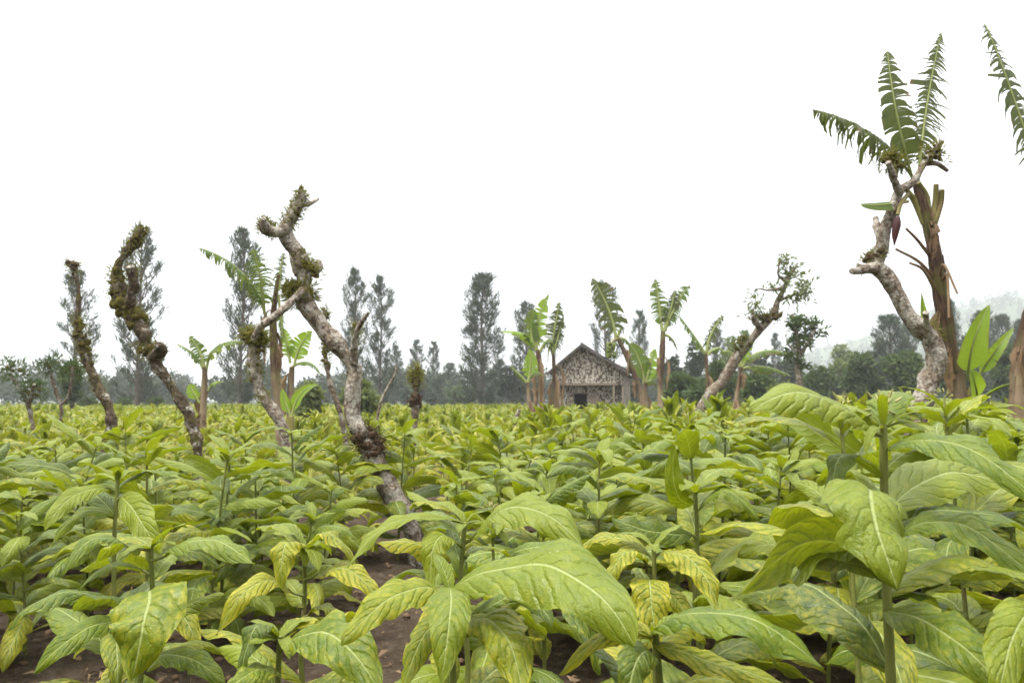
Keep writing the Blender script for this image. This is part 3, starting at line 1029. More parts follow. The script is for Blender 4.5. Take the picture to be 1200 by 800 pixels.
# leaf entering at the lower right corner
hero(1232, 1.35, 700, [
    dict(p=[(1226, 712, 1.35), (1192, 735, 1.27), (1168, 830, 1.22)], w=0.22, fold=0.1, droop=0.3, yel=0.15, var=0.8, up=(-0.3, -1, 0.4)),
    dict(p=[(1230, 760, 1.36), (1290, 750, 1.3), (1340, 800, 1.25)], w=0.22, yel=0.15, var=0.5),
], 'tobacco plant cut off by the lower right corner with one leaf hanging down', seed=40, extra=2)


# ---- the rest of the field, laid out in jittered rows
g = np.random.default_rng(77)


def sstep(x, a, b):
    t = np.clip((x - a) / (b - a), 0, 1)
    return t * t * (3 - 2 * t)


def field_H(x, y):
    r = x / max(y, 0.5)
    h = 0.97 + 0.12 * sstep(r, 0.30, 0.50) + 0.04 * sstep(r, 0.0, 0.15) * sstep(y, 3.5, 5.5)
    low = 0.72 - 0.02 * sstep(y, 10, 30)
    k = sstep(y, 6.3, 7.8) * (1 - sstep(r, -0.12, 0.10)) + sstep(y, 11, 17) * sstep(r, -0.12, 0.10)
    k = min(1.0, k)
    return h * (1 - k) + (low + 0.10 * sstep(r, -0.05, 0.15)) * k, k


spots = []
th = R(24)
for i in range(-200, 201):
    for j in range(-160, 161):
        a = i * 0.44 + (0.22 if j % 2 else 0) + g.normal() * 0.06
        b = j * 0.60 + g.normal() * 0.06
        x = a * math.cos(th) - b * math.sin(th)
        y = a * math.sin(th) + b * math.cos(th) + 30
        if y < 2.05 or y > 64 or abs(x) > y * 0.655 + 0.45:
            continue
        if y > 42 and 1.0 < x < 9.5:            # yard in front of the hut
            continue
        if any((x - h[0]) ** 2 + (y - h[1]) ** 2 < 0.36 ** 2 for h in heroes):
            continue
        spots.append((x, y))
# open soil between the front plants, as in the photograph
CLEAR = [(at(460, 600, 5.8), 0.45), (at(462, 600, 5.1), 0.38), (at(466, 600, 4.5), 0.34), (at(470, 600, 3.9), 0.26), (at(250, 715, 3.9), 0.55), (at(455, 690, 3.6), 0.5), (at(640, 705, 3.2), 0.42), (at(705, 700, 2.9), 0.4), (at(860, 690, 3.0), 0.5), (at(940, 740, 2.3), 0.45),
         (at(100, 740, 3.2), 0.42), (at(20, 770, 2.6), 0.4), (at(1090, 690, 3.0), 0.4), (at(430, 745, 2.7), 0.4), (at(240, 770, 3.0), 0.4)]
spots = [(x, y) for x, y in spots if not any((x - c[0]) ** 2 + (y - c[1]) ** 2 < (1.12 * r) ** 2 for c, r in CLEAR)]
spots.sort(key=lambda q: q[1] + abs(q[0]) * 0.15)
EXTRA = [(1000, 466, 2.35), (1128, 446, 2.75), (820, 486, 3.7), (180, 507, 3.9), (585, 596, 3.0), (700, 520, 4.2), (250, 512, 4.2)]   # plants standing out of the rest
extra_xy = []
SECT = [(-999, 105, 'left of the first crooked mossy trunk'), (105, 190, 'below the first crooked mossy trunk'), (190, 290, 'below the thick mossy trunk'),
        (290, 375, 'below the broken mossy stump'), (375, 500, 'around the tall leaning trunk'), (500, 600, 'below the tallest lone casuarina'),
        (600, 690, 'below the bananas by the hut'), (690, 790, 'in line with the woven hut'), (790, 905, 'below the leaning feathery tree'),
        (905, 1030, 'below the small bushy tree'), (1030, 1120, 'before the pale branching trunk'), (1120, 9999, 'at the right edge of the field')]


def sector(x, y):
    px = 600 + F * x / y
    for a, b, s in SECT:
        if a <= px < b:
            return s


ORD = ['first', 'second', 'third', 'fourth', 'fifth', 'sixth', 'seventh', 'eighth', 'ninth', 'tenth']
near_list = []
for px, py, d in EXTRA:
    p = at(px, py, d)
    near_list.append((p[0], p[1], p[2] - 0.02, True))
    extra_xy.append(p)
rest = []
for x, y in spots:
    if any((x - p[0]) ** 2 + (y - p[1]) ** 2 < 0.3 ** 2 for p in extra_xy):
        continue
    if y < 4.0:
        near_list.append((x, y, field_H(x, y)[0] * g.uniform(0.86, 1.08), False))
    elif y < 7 or g.random() > 0.20 + 0.5 * max(0.0, mnoise.noise(Vector((x * 0.45, y * 0.45, 7)))):
        rest.append((x, y))
bysec = {}
for q in near_list:
    bysec.setdefault(sector(q[0], q[1]), []).append(q)
for s, lst in bysec.items():
    lst.sort(key=lambda q: q[0] / q[1])
    for k, (x, y, H, ex) in enumerate(lst):
        if ex and H > 1.2:
            lab = 'tall broad leaved tobacco plant rising above its neighbours ' + s
        elif len(lst) == 1:
            lab = 'green tobacco plant in the front rows ' + s
        else:
            lab = ORD[k] + ' from left of the front tobacco plants ' + s
        gg = np.random.default_rng(int(1000 + abs(x) * 331 + y * 977))
        Lm = 0.45 + 0.06 * sstep(x / y, 0.25, 0.45)
        near_plant((x, y), gg, H, int(gg.integers(13, 17)), Lm * gg.uniform(0.9, 1.1), gg.uniform(0.15, 0.5), lab, buds=gg.random() < 0.12 or (ex and H > 1.2),
                   nl=22 if y > 3 else 26, nw=8 if y > 3 else 10)

# plants a little further off: stem and foliage, copied from a dozen different ones
protos = []
for k in range(14):
    gg = np.random.default_rng(500 + k)
    stem, lv = plant_spec(gg, 1.0, int(gg.integers(14, 17)), 0.52, gg.uniform(0.15, 0.5))
    root = empty('tobacco_plant', (0, 0, 0))
    b = MB()
    add_stem(b, stem, 0.0105, 0.005, 6, gg.random())
    b.build('stem', M['stem'], root)
    b = MB()
    for l in lv:
        add_leaf(b, l, 9 if l.get('bud') else 15, 4 if l.get('bud') else 6, gg)
    b.build('foliage', M['tobacco'], root)
    protos.append(root)
small = []
for k in range(10):
    gg = np.random.default_rng(700 + k)
    b = MB()
    stem, lv = plant_spec(gg, 1.0, int(gg.integers(12, 15)), 0.48, gg.uniform(0.35, 1.0))
    add_stem(b, stem, 0.011, 0.005, 5, gg.random(), 1)
    for l in lv:
        l['el'] += R(12 + (30 if k % 3 == 0 else 0))
        l['var'] = l['var']
        l['L'] *= 0.85
        l['hw'] *= 0.85
        add_leaf(b, l, 7, 3 if l.get('bud') else 4, gg)
    o = b.build('tobacco_plant', [M['tobacco'], M['stem']])
    small.append(o)
used, used_s = set(), set()
n_ind = 300 - len(near_list) - len(heroes)
GRP = 'tobacco plants growing in the field'
for x, y in rest[:n_ind]:
    H, k = field_H(x, y)
    H *= g.uniform(0.72, 1.20)
    sec = sector(x, y)
    z = float(ground_h(x, y))
    if y < 9 and k < 0.6:
        pi = int(g.integers(len(protos)))
        r = protos[pi]
        if pi not in used:
            used.add(pi)
            r.location = (x, y, z)
            r.rotation_euler = (0, 0, g.random() * 6.28)
            r.scale = (H,) * 3
        else:
            r = copy_thing(r, (x, y, z), g.random() * 6.28, H)
        r.rotation_euler[0], r.rotation_euler[1] = g.normal() * 0.09, g.normal() * 0.09
        tag(r, ('leafy green tobacco plant in the crowded middle rows ' if y < 6.6 else 'smaller green tobacco plant in the back rows ') + sec, 'tobacco plant', GRP)
    else:
        pi = int(g.integers(len(small)))
        r = small[pi]
        if pi not in used_s:
            used_s.add(pi)
        else:
            r = r.copy()
            COL.objects.link(r)
        r.location = (x, y, z)
        r.rotation_euler = (0, 0, g.random() * 6.28)
        r.scale = (H,) * 3
        r.rotation_euler[0], r.rotation_euler[1] = g.normal() * 0.12, g.normal() * 0.12
        tag(r, 'low yellowish tobacco plant in the far rows ' + sec, 'tobacco plant', GRP)
for i, r in enumerate(protos):
    if i not in used:
        for c in list(r.children):
            bpy.data.objects.remove(c)
        bpy.data.objects.remove(r)
for i, r in enumerate(small):
    if i not in used_s:
        bpy.data.objects.remove(r)

# everything beyond: one mass of rows out to the trees
mb = MB()
vs = []
for k in range(10):
    gg = np.random.default_rng(900 + k)
    b = MB()
    stem, lv = plant_spec(gg, 1.0, 12, 0.50, gg.uniform(0.4, 1.1))
    add_stem(b, stem, 0.009, 0.004, 4, gg.random(), 1)
    for l in lv:
        l['el'] += R(14 + (32 if k % 3 == 0 else 0))
        l['var'] = l['var']
        add_leaf(b, l, 5, 2, gg)
    vs.append(b.arrays())
for x, y in rest[n_ind:]:
    if y > 26 and g.random() > 0.6:
        continue
    v, f, uv, va, ye, mi = vs[int(g.integers(10))]
    H = field_H(x, y)[0] * g.uniform(0.72, 1.28) * (1.0 if y < 26 else 1.08)
    a = g.random() * 6.28
    c, s = math.cos(a), math.sin(a)
    w = np.stack([(v[:, 0] * c - v[:, 1] * s) * 1.15 + v[:, 2] * g.normal() * 0.12, (v[:, 0] * s + v[:, 1] * c) * 1.15, v[:, 2]], -1) * H + np.array([x, y, 0])
    mb.v.append(w)
    mb.uv.append(uv)
    mb.var.append(va)
    mb.yel.append(np.clip(ye + g.normal() * 0.12, 0, 1))
    mb.f4.append(f + mb.n)
    mb.m4.append(mi)
    mb.n += len(v)
tag(mb.build('tobacco_rows', [M['tobacco'], M['stem']]), kind='stuff', label='far rows of yellow green tobacco reaching to the trees')


# ------------------------------------------------------------------ crooked mossy trees
class Thing:
    """collects parts in world coordinates and parents them to an Empty at the base"""
    def __init__(s, name, base, label, cat, group=None):
        s.base = np.asarray(base, float)
        s.root = empty(name, s.base)
        tag(s.root, label, cat, group)

    def part(s, name, mb, mats, parent=None):
        mb.v = [v - s.base for v in mb.v]
        return mb.build(name, mats, parent or s.root)


def px_path(pts, d0, d1=None):
    """[(px, py, radius in pixels)] -> world points and radii"""
    d1 = d0 if d1 is None else d1
    P, r = [], []
    for i, (x, y, w) in enumerate(pts):
        d = d0 + (d1 - d0) * i / max(1, len(pts) - 1)
        P.append(at(x, y, d))
        r.append(w * d / F)
    return np.array(P), np.array(r)


def to_ground(P, r, flare=1.25):
    q = P[0].copy()
    q[2] = -0.05
    dx = (P[0] - P[1])
    if abs(dx[2]) > 1e-3:
        q[:2] += dx[:2] / max(abs(dx[2]), 0.2) * P[0][2] * 0.5
    return np.vstack([q, P]), np.concatenate([[r[0] * flare], r])


def moss_on(mb, P, r, seed, n=20, lump=0.8, blades=60, bl=0.06, spread=1.0, mat_b=1, flat=1.0):
    gg = np.random.default_rng(seed)
    C = spline(np.hstack([P, r[:, None]]), 80)
    for i in range(n):
        q = C[gg.integers(0, 80)]
        d = nrmz(gg.normal(size=3) + np.array([0, 0, 0.25]))
        rad = q[3] * gg.uniform(0.35, 0.95) * lump
        ico_lump(mb, q[:3] + d * q[3] * 0.75 * spread, rad, seed * 31 + i, (1, 1, gg.uniform(0.7, 1.2) * flat), 0.55, gg.random(), 2 if rad * 100 < 6 else 3, rs=2.6)
    k = gg.integers(0, 80, blades)
    d = nrmz(gg.normal(size=(blades, 3)) + np.array([0, 0, 0.35]))
    Pb = C[k, :3] + d * (C[k, 3] * gg.uniform(0.8, 1.35, blades) * spread)[:, None]
    diamonds(mb, Pb, d + gg.normal(size=(blades, 3)) * 0.5 + np.array([0, 0, 0.15]), bl * gg.uniform(0.4, 1.3, blades), bl * gg.uniform(0.08, 0.24, blades), seed=seed, mat=mat_b, bend=0.15)


def crooked_tree(label, d, trunk, branches=(), moss=(), twigs=(), bark='bark_pale', seed=1, d1=None, nseg=14, step=None, knots=6, group=None, rough=0.30, moss_mat='moss', name='crooked_tree'):
    P, r = px_path(trunk, d, d1)
    r = r * (0.80 if bark == 'bark_moss' else 0.88)
    P, r = to_ground(P, r)
    T = Thing(name, (P[0][0], P[0][1], 0), label, 'tree', group)
    b = MB()
    st = step or max(0.02, 3.0 * d / F)
    tube(b, P, r, nseg, rough=rough, rscale=1.0 / (2.2 * max(r.max(), 0.05)), seed=seed, step=st, knots=knots)
    T.part('trunk', b, M[bark])
    for i, br in enumerate(branches):
        Q, q = px_path(br, d + (0.0 if i % 2 else -0.05), d + (0.25 if i % 2 else -0.3))
        b = MB()
        tube(b, Q, q, 9, rough=rough, rscale=1.0 / (2.2 * max(q.max(), 0.03)), seed=seed + 10 + i, step=st)
        T.part('branch', b, M[bark])
    for i, ms in enumerate(moss):
        Q, q = px_path(ms['p'], ms.get('d', d))
        b = MB()
        moss_on(b, Q, q, seed * 17 + i, int(ms.get('n', 24) * 1.6), ms.get('lump', 0.8) * 0.78, int(ms.get('blades', 260) * 1.8), ms.get('bl', 0.06), ms.get('spread', 1.12))
        o = T.part('moss', b, [M[ms.get('mat', moss_mat)], M[ms.get('bmat', 'fern')]])
        if 'label' in ms:
            o['label'] = ms['label']
    return T


GT = 'crooked mossy trees standing in the field'
crooked_tree('slim mossy tree at the far left with a knobby bare top', 11.0,
             [(124, 524, 6.5), (131, 492, 6.5), (118, 458, 6.5), (100, 420, 7), (91, 388, 5.5), (92, 352, 3.2), (91, 332, 3.0), (86, 312, 4.2)],
             moss=[dict(p=[(90, 316, 5), (84, 311, 6), (88, 330, 3.5)], n=16, blades=150, mat='moss_brown'),
                   dict(p=[(90, 372, 5), (96, 398, 7), (104, 430, 6.5)], n=34, blades=320, lump=0.75),
                   dict(p=[(108, 440, 5), (122, 470, 5)], n=14, blades=120, lump=0.6), ], bark='bark_moss', knots=12, rough=0.42, seed=3, group=GT)
crooked_tree('thick bent mossy tree at left with a hooked top and shaggy bends', 10.0,
             [(234, 538, 7), (226, 498, 7.5), (210, 466, 7.0), (190, 436, 6.5), (176, 412, 7.0), (165, 385, 10), (150, 365, 10), (140, 342, 9.5), (136, 322, 7.5), (141, 306, 6), (152, 292, 5.5), (160, 278, 5), (167, 267, 3.5)],
             branches=[[(150, 360, 6), (157, 336, 6), (152, 312, 5)], [(138, 325, 4), (130, 324, 2)], [(178, 420, 6), (188, 410, 7), (186, 404, 5)]],
             moss=[dict(p=[(150, 296, 6), (160, 280, 6), (168, 266, 4)], n=22, blades=260),
                   dict(p=[(138, 316, 7), (137, 340, 9), (148, 362, 11), (162, 378, 10)], n=50, blades=520, lump=0.8),
                   dict(p=[(156, 312, 5), (158, 335, 6)], n=14, blades=120),
                   dict(p=[(164, 408, 6), (178, 412, 9), (188, 410, 8)], n=26, blades=320, lump=0.7),
                   dict(p=[(205, 460, 4), (232, 520, 5)], n=14, blades=120, lump=0.6)], bark='bark_moss', knots=16, rough=0.45, seed=4, group=GT)
crooked_tree('broken mossy stump leaning left beside the torn banana plant', 9.0,
             [(334, 558, 8), (337, 525, 7.5), (331, 500, 7.5), (322, 482, 8), (306, 462, 6.5), (300, 440, 6.5), (297, 412, 7), (295, 395, 6)],
             branches=[[(297, 400, 4), (304, 384, 4.5), (320, 372, 4.5), (338, 357, 4.5)]],
             moss=[dict(p=[(286, 392, 5), (296, 396, 9), (306, 396, 7), (302, 412, 7)], n=40, blades=520, lump=0.75, bl=0.07),
                   dict(p=[(298, 420, 6), (299, 445, 6)], n=20, blades=240),
                   dict(p=[(306, 462, 5), (312, 470, 5)], n=10, blades=100)], bark='bark_pale', seed=5, group=GT)
crooked_tree('tallest leaning pale trunk with a forked mossy top and a dark nest like collar', 6.6,
             [(484, 622, 13), (470, 598, 13.5), (454, 570, 13), (441, 543, 12), (426, 512, 12), (414, 490, 10.5), (414, 456, 10), (415, 432, 10), (397, 407, 11.5), (377, 383, 12), (360, 358, 11.5), (355, 338, 10), (358, 317, 9.5), (349, 295, 10), (333, 274, 8.5), (337, 262, 8), (346, 248, 6.5), (352, 236, 6), (353, 218, 2.5)],
             branches=[[(336, 268, 6.5), (322, 272, 6), (311, 268, 7), (309, 256, 3)], [(352, 240, 4.5), (364, 238, 3), (373, 233, 1.6)],
                       [(357, 340, 6), (345, 350, 5), (330, 364, 4), (308, 380, 4)], [(348, 322, 3.5), (343, 306, 3), (340, 290, 2.5)],
                       [(415, 425, 6), (416, 400, 3.8), (421, 382, 3.4), (432, 366, 1.8)], [(360, 318, 7), (372, 314, 7), (373, 307, 4)]],
             moss=[dict(p=[(309, 258, 3), (311, 268, 6.5), (326, 272, 5)], n=30, blades=260, mat='moss_brown', bl=0.05, lump=0.6),
                   dict(p=[(334, 268, 7.5), (346, 248, 6.5), (352, 236, 6), (353, 226, 4)], n=44, blades=420, mat='moss_brown', bl=0.05, lump=0.55),
                   dict(p=[(352, 300, 7), (360, 318, 10), (369, 318, 8)], n=30, blades=260, lump=0.6, bl=0.05),
                   dict(p=[(340, 342, 6), (352, 346, 11), (359, 342, 9)], n=30, blades=520, lump=0.7, bl=0.07),
                   dict(p=[(420, 404, 4), (417, 380, 4)], n=12, blades=120, lump=0.7, bl=0.04),
                   dict(p=[(413, 440, 8), (414, 452, 9)], n=6, blades=60, lump=0.5, mat='moss_brown', bl=0.03),
                   dict(p=[(421, 508, 11), (430, 516, 13), (440, 532, 12)], n=60, blades=500, lump=0.55, bl=0.045, mat='moss_brown', bmat='moss_brown', label='dark brown shaggy nest like clump round the bend')],
             bark='bark_pale', seed=6, group=GT, knots=10, rough=0.24)
# dry grass and small epiphytes on its top
crooked_tree('thin dead pole with a mossy knob behind the tall leaning trunk', 11.5,
             [(402, 498, 3.8), (394, 470, 3.6), (386, 445, 3.2), (381, 415, 2.8), (381, 385, 2.6), (381, 364, 3)],
             moss=[dict(p=[(381, 362, 4.5), (382, 374, 3.5)], n=12, blades=110), dict(p=[(381, 400, 4), (383, 430, 5)], n=18, blades=160)], bark='bark_mid', seed=7, group=GT, knots=3)
crooked_tree('short dark post topped with moss out in the far rows', 14.0,
             [(486, 500, 4), (487, 480, 5), (487, 462, 3.4), (487, 440, 3.2)],
             moss=[dict(p=[(487, 432, 5), (487, 450, 6)], n=20, blades=260, bl=0.1), dict(p=[(487, 464, 6.5), (487, 476, 6)], n=26, blades=160, mat='moss_brown', bmat='moss_brown')],
             bark='bark_mid', seed=8, group=GT, knots=2)
crooked_tree('thin pale stick leaning right beyond the tall trunk', 15.0,
             [(444, 480, 2), (452, 458, 1.8), (463, 438, 1.5), (464, 428, 1.2)], bark='bark_pale', seed=9, group=GT, knots=1, nseg=7)
crooked_tree('short bare stake standing in the far rows left of the hut', 14.0,
             [(600, 520, 3.0), (604, 495, 2.8), (608, 480, 2.6)], bark='bark_pale', seed=10, group=GT, knots=1, nseg=7)
crooked_tree('small bushy topped mossy tree at the left edge', 16.0,
             [(40, 510, 2.6), (36, 490, 2.6), (32, 470, 3), (22, 455, 2.4), (14, 440, 2)],
             branches=[[(34, 474, 2), (38, 460, 2), (40, 450, 1.5)]],
             moss=[dict(p=[(2, 436, 6), (14, 432, 7), (24, 440, 5)], n=10, blades=190, bl=0.14, spread=1.5, bmat='bush', lump=0.5), dict(p=[(36, 455, 6), (42, 462, 7)], n=10, blades=190, bl=0.14, spread=1.4, bmat='bush', lump=0.5)],
             bark='bark_mid', seed=11, group=GT, knots=2, nseg=8)
crooked_tree('little forked tree with small tufts second from the left edge', 17.0,
             [(68, 505, 2.2), (72, 480, 2.2), (66, 460, 2.2), (60, 440, 1.8), (58, 428, 1.5)],
             branches=[[(72, 474, 1.6), (80, 465, 1.6), (84, 445, 1.5), (85, 430, 1.2)]],
             moss=[dict(p=[(52, 432, 4), (64, 424, 5)], n=8, blades=190, bl=0.14, spread=1.4, bmat='bush', lump=0.5), dict(p=[(82, 440, 5), (86, 432, 5)], n=10, blades=190, bl=0.14, spread=1.6, bmat='bush', lump=0.5)],
             bark='bark_mid', seed=12, group=GT, knots=2, nseg=8)


def twig_tree(label, d, trunk, branches, sprays, seed, moss=(), mat='feather', leaf=0.16, bark='bark_mid'):
    T = crooked_tree(label, d, trunk, branches, moss, bark=bark, seed=seed, group=GT, knots=4)
    gg = np.random.default_rng(seed)
    b, tw = MB(), MB()
    wood = np.concatenate([spline(px_path(q_, d)[0], 30) for q_ in [trunk, *branches]])      # twigs start on the nearest wood
    for (x, y, rx, ry, n) in sprays:
        c = at(x, y, d)
        s = d / F
        m = max(3, n // 34)
        for _ in range(m):
            e = c + np.array([gg.normal() * rx * s * 0.55, gg.normal() * rx * s * 0.5, gg.normal() * ry * s * 0.5])
            st = wood[np.argmin(np.linalg.norm(wood - (e - np.array([0, 0, ry * s * 0.5])), axis=1))]
            tube(tw, [st, (st + e) / 2 + gg.normal(size=3) * 0.04, e], [0.014, 0.01, 0.005], 5, n=5)
            k = 22
            Pp = st + (e - st) * gg.uniform(0.25, 1.1, (k, 1)) + gg.normal(size=(k, 3)) * 0.09
            D = nrmz(e - st) * 0.6 + gg.normal(size=(k, 3)) * 0.6
            diamonds(b, Pp, D, leaf * gg.uniform(0.6, 1.3, k), leaf * gg.uniform(0.22, 0.4, k), seed=int(gg.integers(1e6)), bend=0.1)
    T.part('twigs', tw, M[bark])
    T.part('foliage', b, M[mat])
    return T


twig_tree('leaning tree right of the hut with feathery leaf sprays on its upper twigs', 20.0,
          [(820, 482, 7.5), (832, 463, 7.5), (846, 448, 6.5), (856, 430, 6.2), (866, 415, 6.5), (880, 398, 5.5), (893, 382, 5), (906, 368, 5), (912, 352, 4), (920, 336, 3.2), (926, 322, 2.2), (933, 312, 1.5)],
          [[(893, 384, 4), (886, 378, 3.5), (882, 370, 2)], [(906, 370, 4), (913, 370, 3), (916, 366, 1.5)], [(922, 330, 2), (912, 322, 1.2), (914, 306, 0.8)], [(913, 352, 2), (930, 346, 1.4), (944, 340, 0.8)], [(918, 338, 2), (900, 340, 1.2), (890, 338, 0.8)]],
          [(905, 336, 14, 5, 130), (938, 343, 16, 7, 170), (915, 322, 10, 5, 70), (890, 352, 12, 5, 90), (926, 352, 14, 5, 90), (932, 318, 7, 6, 50), (884, 366, 9, 7, 60), (916, 306, 5, 4, 18), (944, 334, 7, 5, 30)], 13,
          moss=[dict(p=[(884, 376, 5), (900, 374, 6), (912, 368, 5)], n=26, blades=200, mat='moss_brown', bl=0.12), dict(p=[(866, 404, 8), (874, 400, 8), (860, 412, 6)], n=8, blades=150, bl=0.14, bmat='feather')], leaf=0.15)
twig_tree('small bushy tree with dark leaf clumps beyond the field on the right', 32.0,
          [(936, 476, 4), (938, 455, 4), (934, 430, 3.5), (936, 410, 3.2), (932, 385, 2.4), (928, 368, 1.5)], [[(936, 420, 2), (948, 400, 2), (956, 384, 1)], [(935, 415, 2), (922, 402, 1)]],
          [(929, 375, 6, 9, 170), (946, 386, 14, 9, 320), (940, 402, 12, 9, 260), (932, 415, 9, 8, 170), (952, 376, 10, 5, 80), (944, 428, 8, 8, 90)], 14, mat='bush', leaf=0.30)

# tall branching trunk at the right
crooked_tree('pale branching trunk on the right with a snag and a mossy forked top', 8.6,
             [(1076, 486, 12), (1088, 450, 12), (1098, 420, 12.5), (1089, 394, 12), (1066, 372, 11), (1052, 345, 10), (1040, 325, 11), (1027, 311, 10), (1034, 290, 8.5), (1038, 266, 7.5), (1046, 246, 7), (1054, 224, 6.5), (1070, 213, 5), (1083, 192, 4.5), (1094, 178, 4), (1104, 165, 3)],
             branches=[[(1026, 314, 8), (1012, 316, 6), (998, 318, 3.5)], [(1034, 288, 5), (1028, 268, 4.5), (1026, 256, 3.5)], [(1054, 226, 5), (1047, 208, 4.5), (1041, 190, 3.5)], [(1084, 192, 3), (1098, 192, 3), (1110, 200, 2)], [(1089, 398, 7), (1086, 380, 4), (1085, 366, 3)]],
             moss=[dict(p=[(1012, 312, 7), (1024, 304, 8), (1030, 296, 7)], n=22, blades=180, mat='moss_brown', bl=0.06), dict(p=[(1040, 192, 7), (1046, 184, 7), (1052, 196, 7)], n=14, blades=130, bl=0.08, lump=0.7),
                   dict(p=[(1086, 186, 6), (1098, 174, 6), (1102, 190, 6)], n=14, blades=130, bl=0.08, lump=0.7), dict(p=[(1088, 384, 8), (1094, 396, 8)], n=14, blades=120, mat='moss_brown', bl=0.06), dict(p=[(1098, 420, 10), (1096, 440, 9)], n=8, blades=80, lump=0.5, bl=0.05)],
             bark='bark_pale', seed=15, group=GT, knots=12, rough=0.26)


# ------------------------------------------------------------------ banana plants
def banana_leaf(T, pts, W, tear=0.5, hang=0.5, lift=0.3, mat='banana', seed=1, up=(0, 0, 1), roll=0.0, pet=0.12, sweep=0.45, rib=0.012, n=46, label=None, part='leaf', shrink=0.0):
    gg = np.random.default_rng(seed)
    C = curve3(*pts, n)
    s = np.linspace(0, 1, n)
    Tn = nrmz(np.gradient(C, axis=0))
    Tm = nrmz(C[-1] - C[0])
    S0 = np.cross(Tm, np.asarray(up, float))
    if np.linalg.norm(S0) < 0.25:
        S0 = np.cross(Tm, np.array([0.1, -1, 0.2]))
    S0 = nrmz(S0)
    S = nrmz(S0 - Tn * (Tn @ S0)[:, None])
    N = np.cross(S, Tn)
    c, sn = math.cos(roll), math.sin(roll)
    S, N = S * c + N * sn, N * c - S * sn
    G = np.array([0, 0, -1.0])
    mb = MB()
    vs_ = np.array([0, 0.3, 0.65, 1.0])
    i0 = int(pet * n)
    for sd in (1, -1):
        i = i0
        gh = hang
        while i < n - 1:
            k = int(np.clip(gg.geometric(max(0.08, tear)), 1, 9)) if tear > 0 else n
            j = min(n - 1, i + k)
            torn = tear > 0
            gh = hang + gg.normal() * 0.42 * tear
            short = 1 - shrink * gg.random() - (0.3 * tear if gg.random() < 0.12 * tear else 0)
            sw = sweep + gg.normal() * 0.16 * tear
            va = gg.random()
            gg0 = gg.uniform(0.3, 1.3)
            cols = []
            m = j - i + 1
            fine = np.linspace(i, j, max(2, m))
            mid = (i + j) / 2
            for v in vs_:
                f = fine.copy()
                if torn:
                    f = mid + (fine - mid) * (1 - min(0.6, (0.35 + 0.9 * tear) * gg0 / max(1, m - 1)) * v ** 1.5)
                lo = np.clip(np.floor(f).astype(int), 0, n - 2)
                t = (f - lo)[:, None]
                cc = C[lo] * (1 - t) + C[lo + 1] * t
                ss_ = S[lo]
                nn = N[lo]
                tt = Tn[lo]
                x = np.clip((f / (n - 1) - pet) / (1 - pet), 0, 1)
                w = W * np.minimum(1, x / 0.16) ** 0.6 * np.maximum(0, 1 - x ** (1.9 if mat == 'banana_young' else 3.2)) ** (0.85 if mat == 'banana_young' else 0.62) * short
                lat = nrmz(ss_ * sd * math.cos(sw) + tt * math.sin(sw))
                e0 = lift
                lat2 = lat * math.cos(e0) + nn * math.sin(e0)
                hh = np.clip(gh, 0, 1.5) * v
                dirv = nrmz(lat2 * np.cos(hh) + G * np.sin(hh))
                cols.append(cc + dirv * (w * v)[:, None])
            V = np.stack(cols, 1)
            mm = V.shape[0]
            uvu = np.repeat(fine / (n - 1), 4)
            uvv = np.tile(0.5 + 0.5 * sd * vs_, mm)
            mb.add(V.reshape(-1, 3), grid_faces(mm, 4), np.stack([uvu, uvv], -1), va)
            i = j
    lo = T.part(part, mb, M[mat])
    if label:
        lo['label'] = label
    rb = MB()
    tube(rb, C[::3], np.linspace(rib * 1.5, rib * 0.3, len(C[::3])), 6, n=24)
    T.part('midrib', rb, M['midrib' if mat != 'dry' else 'dry'], lo)
    return lo


def dry_hang(T, p0, L, seed, az=None, w=0.05):
    """withered leaf folded down along the stem"""
    gg = np.random.default_rng(seed)
    az = gg.random() * 6.28 if az is None else az
    d = np.array([math.cos(az), math.sin(az), 0])
    mb = MB()
    C = np.array([p0, p0 + d * 0.10 * L + [0, 0, 0.04 * L], p0 + d * 0.20 * L - [0, 0, 0.25 * L], p0 + d * 0.16 * L - [0, 0, 0.65 * L], p0 + d * 0.14 * L - [0, 0, L]])
    C = spline(C, 16)
    side = np.cross(d, [0, 0, 1.0])
    ws = w * np.array([0.25, 0.3, 0.4, 0.7, 1, 1.1, 1.2, 1, 1.1, .9, 1.1, 1, .8, .7, .5, .1]) * gg.uniform(0.6, 1.3, 16)
    cols = []
    for v in (-1, -0.5, 0, 0.5, 1):
        cols.append(C + side * (ws * v)[:, None] + d * (ws * (abs(v) - 0.5) * 0.8)[:, None] + gg.normal(size=(16, 3)) * w * 0.12)
    V = np.stack(cols, 1)
    mb.add(V.reshape(-1, 3), grid_faces(16, 5), None, gg.random())
    tube(mb, C[:5], [0.012] * 5, 5, n=8, var=0.3)
    return T.part('dry_leaf', mb, M['dry'])


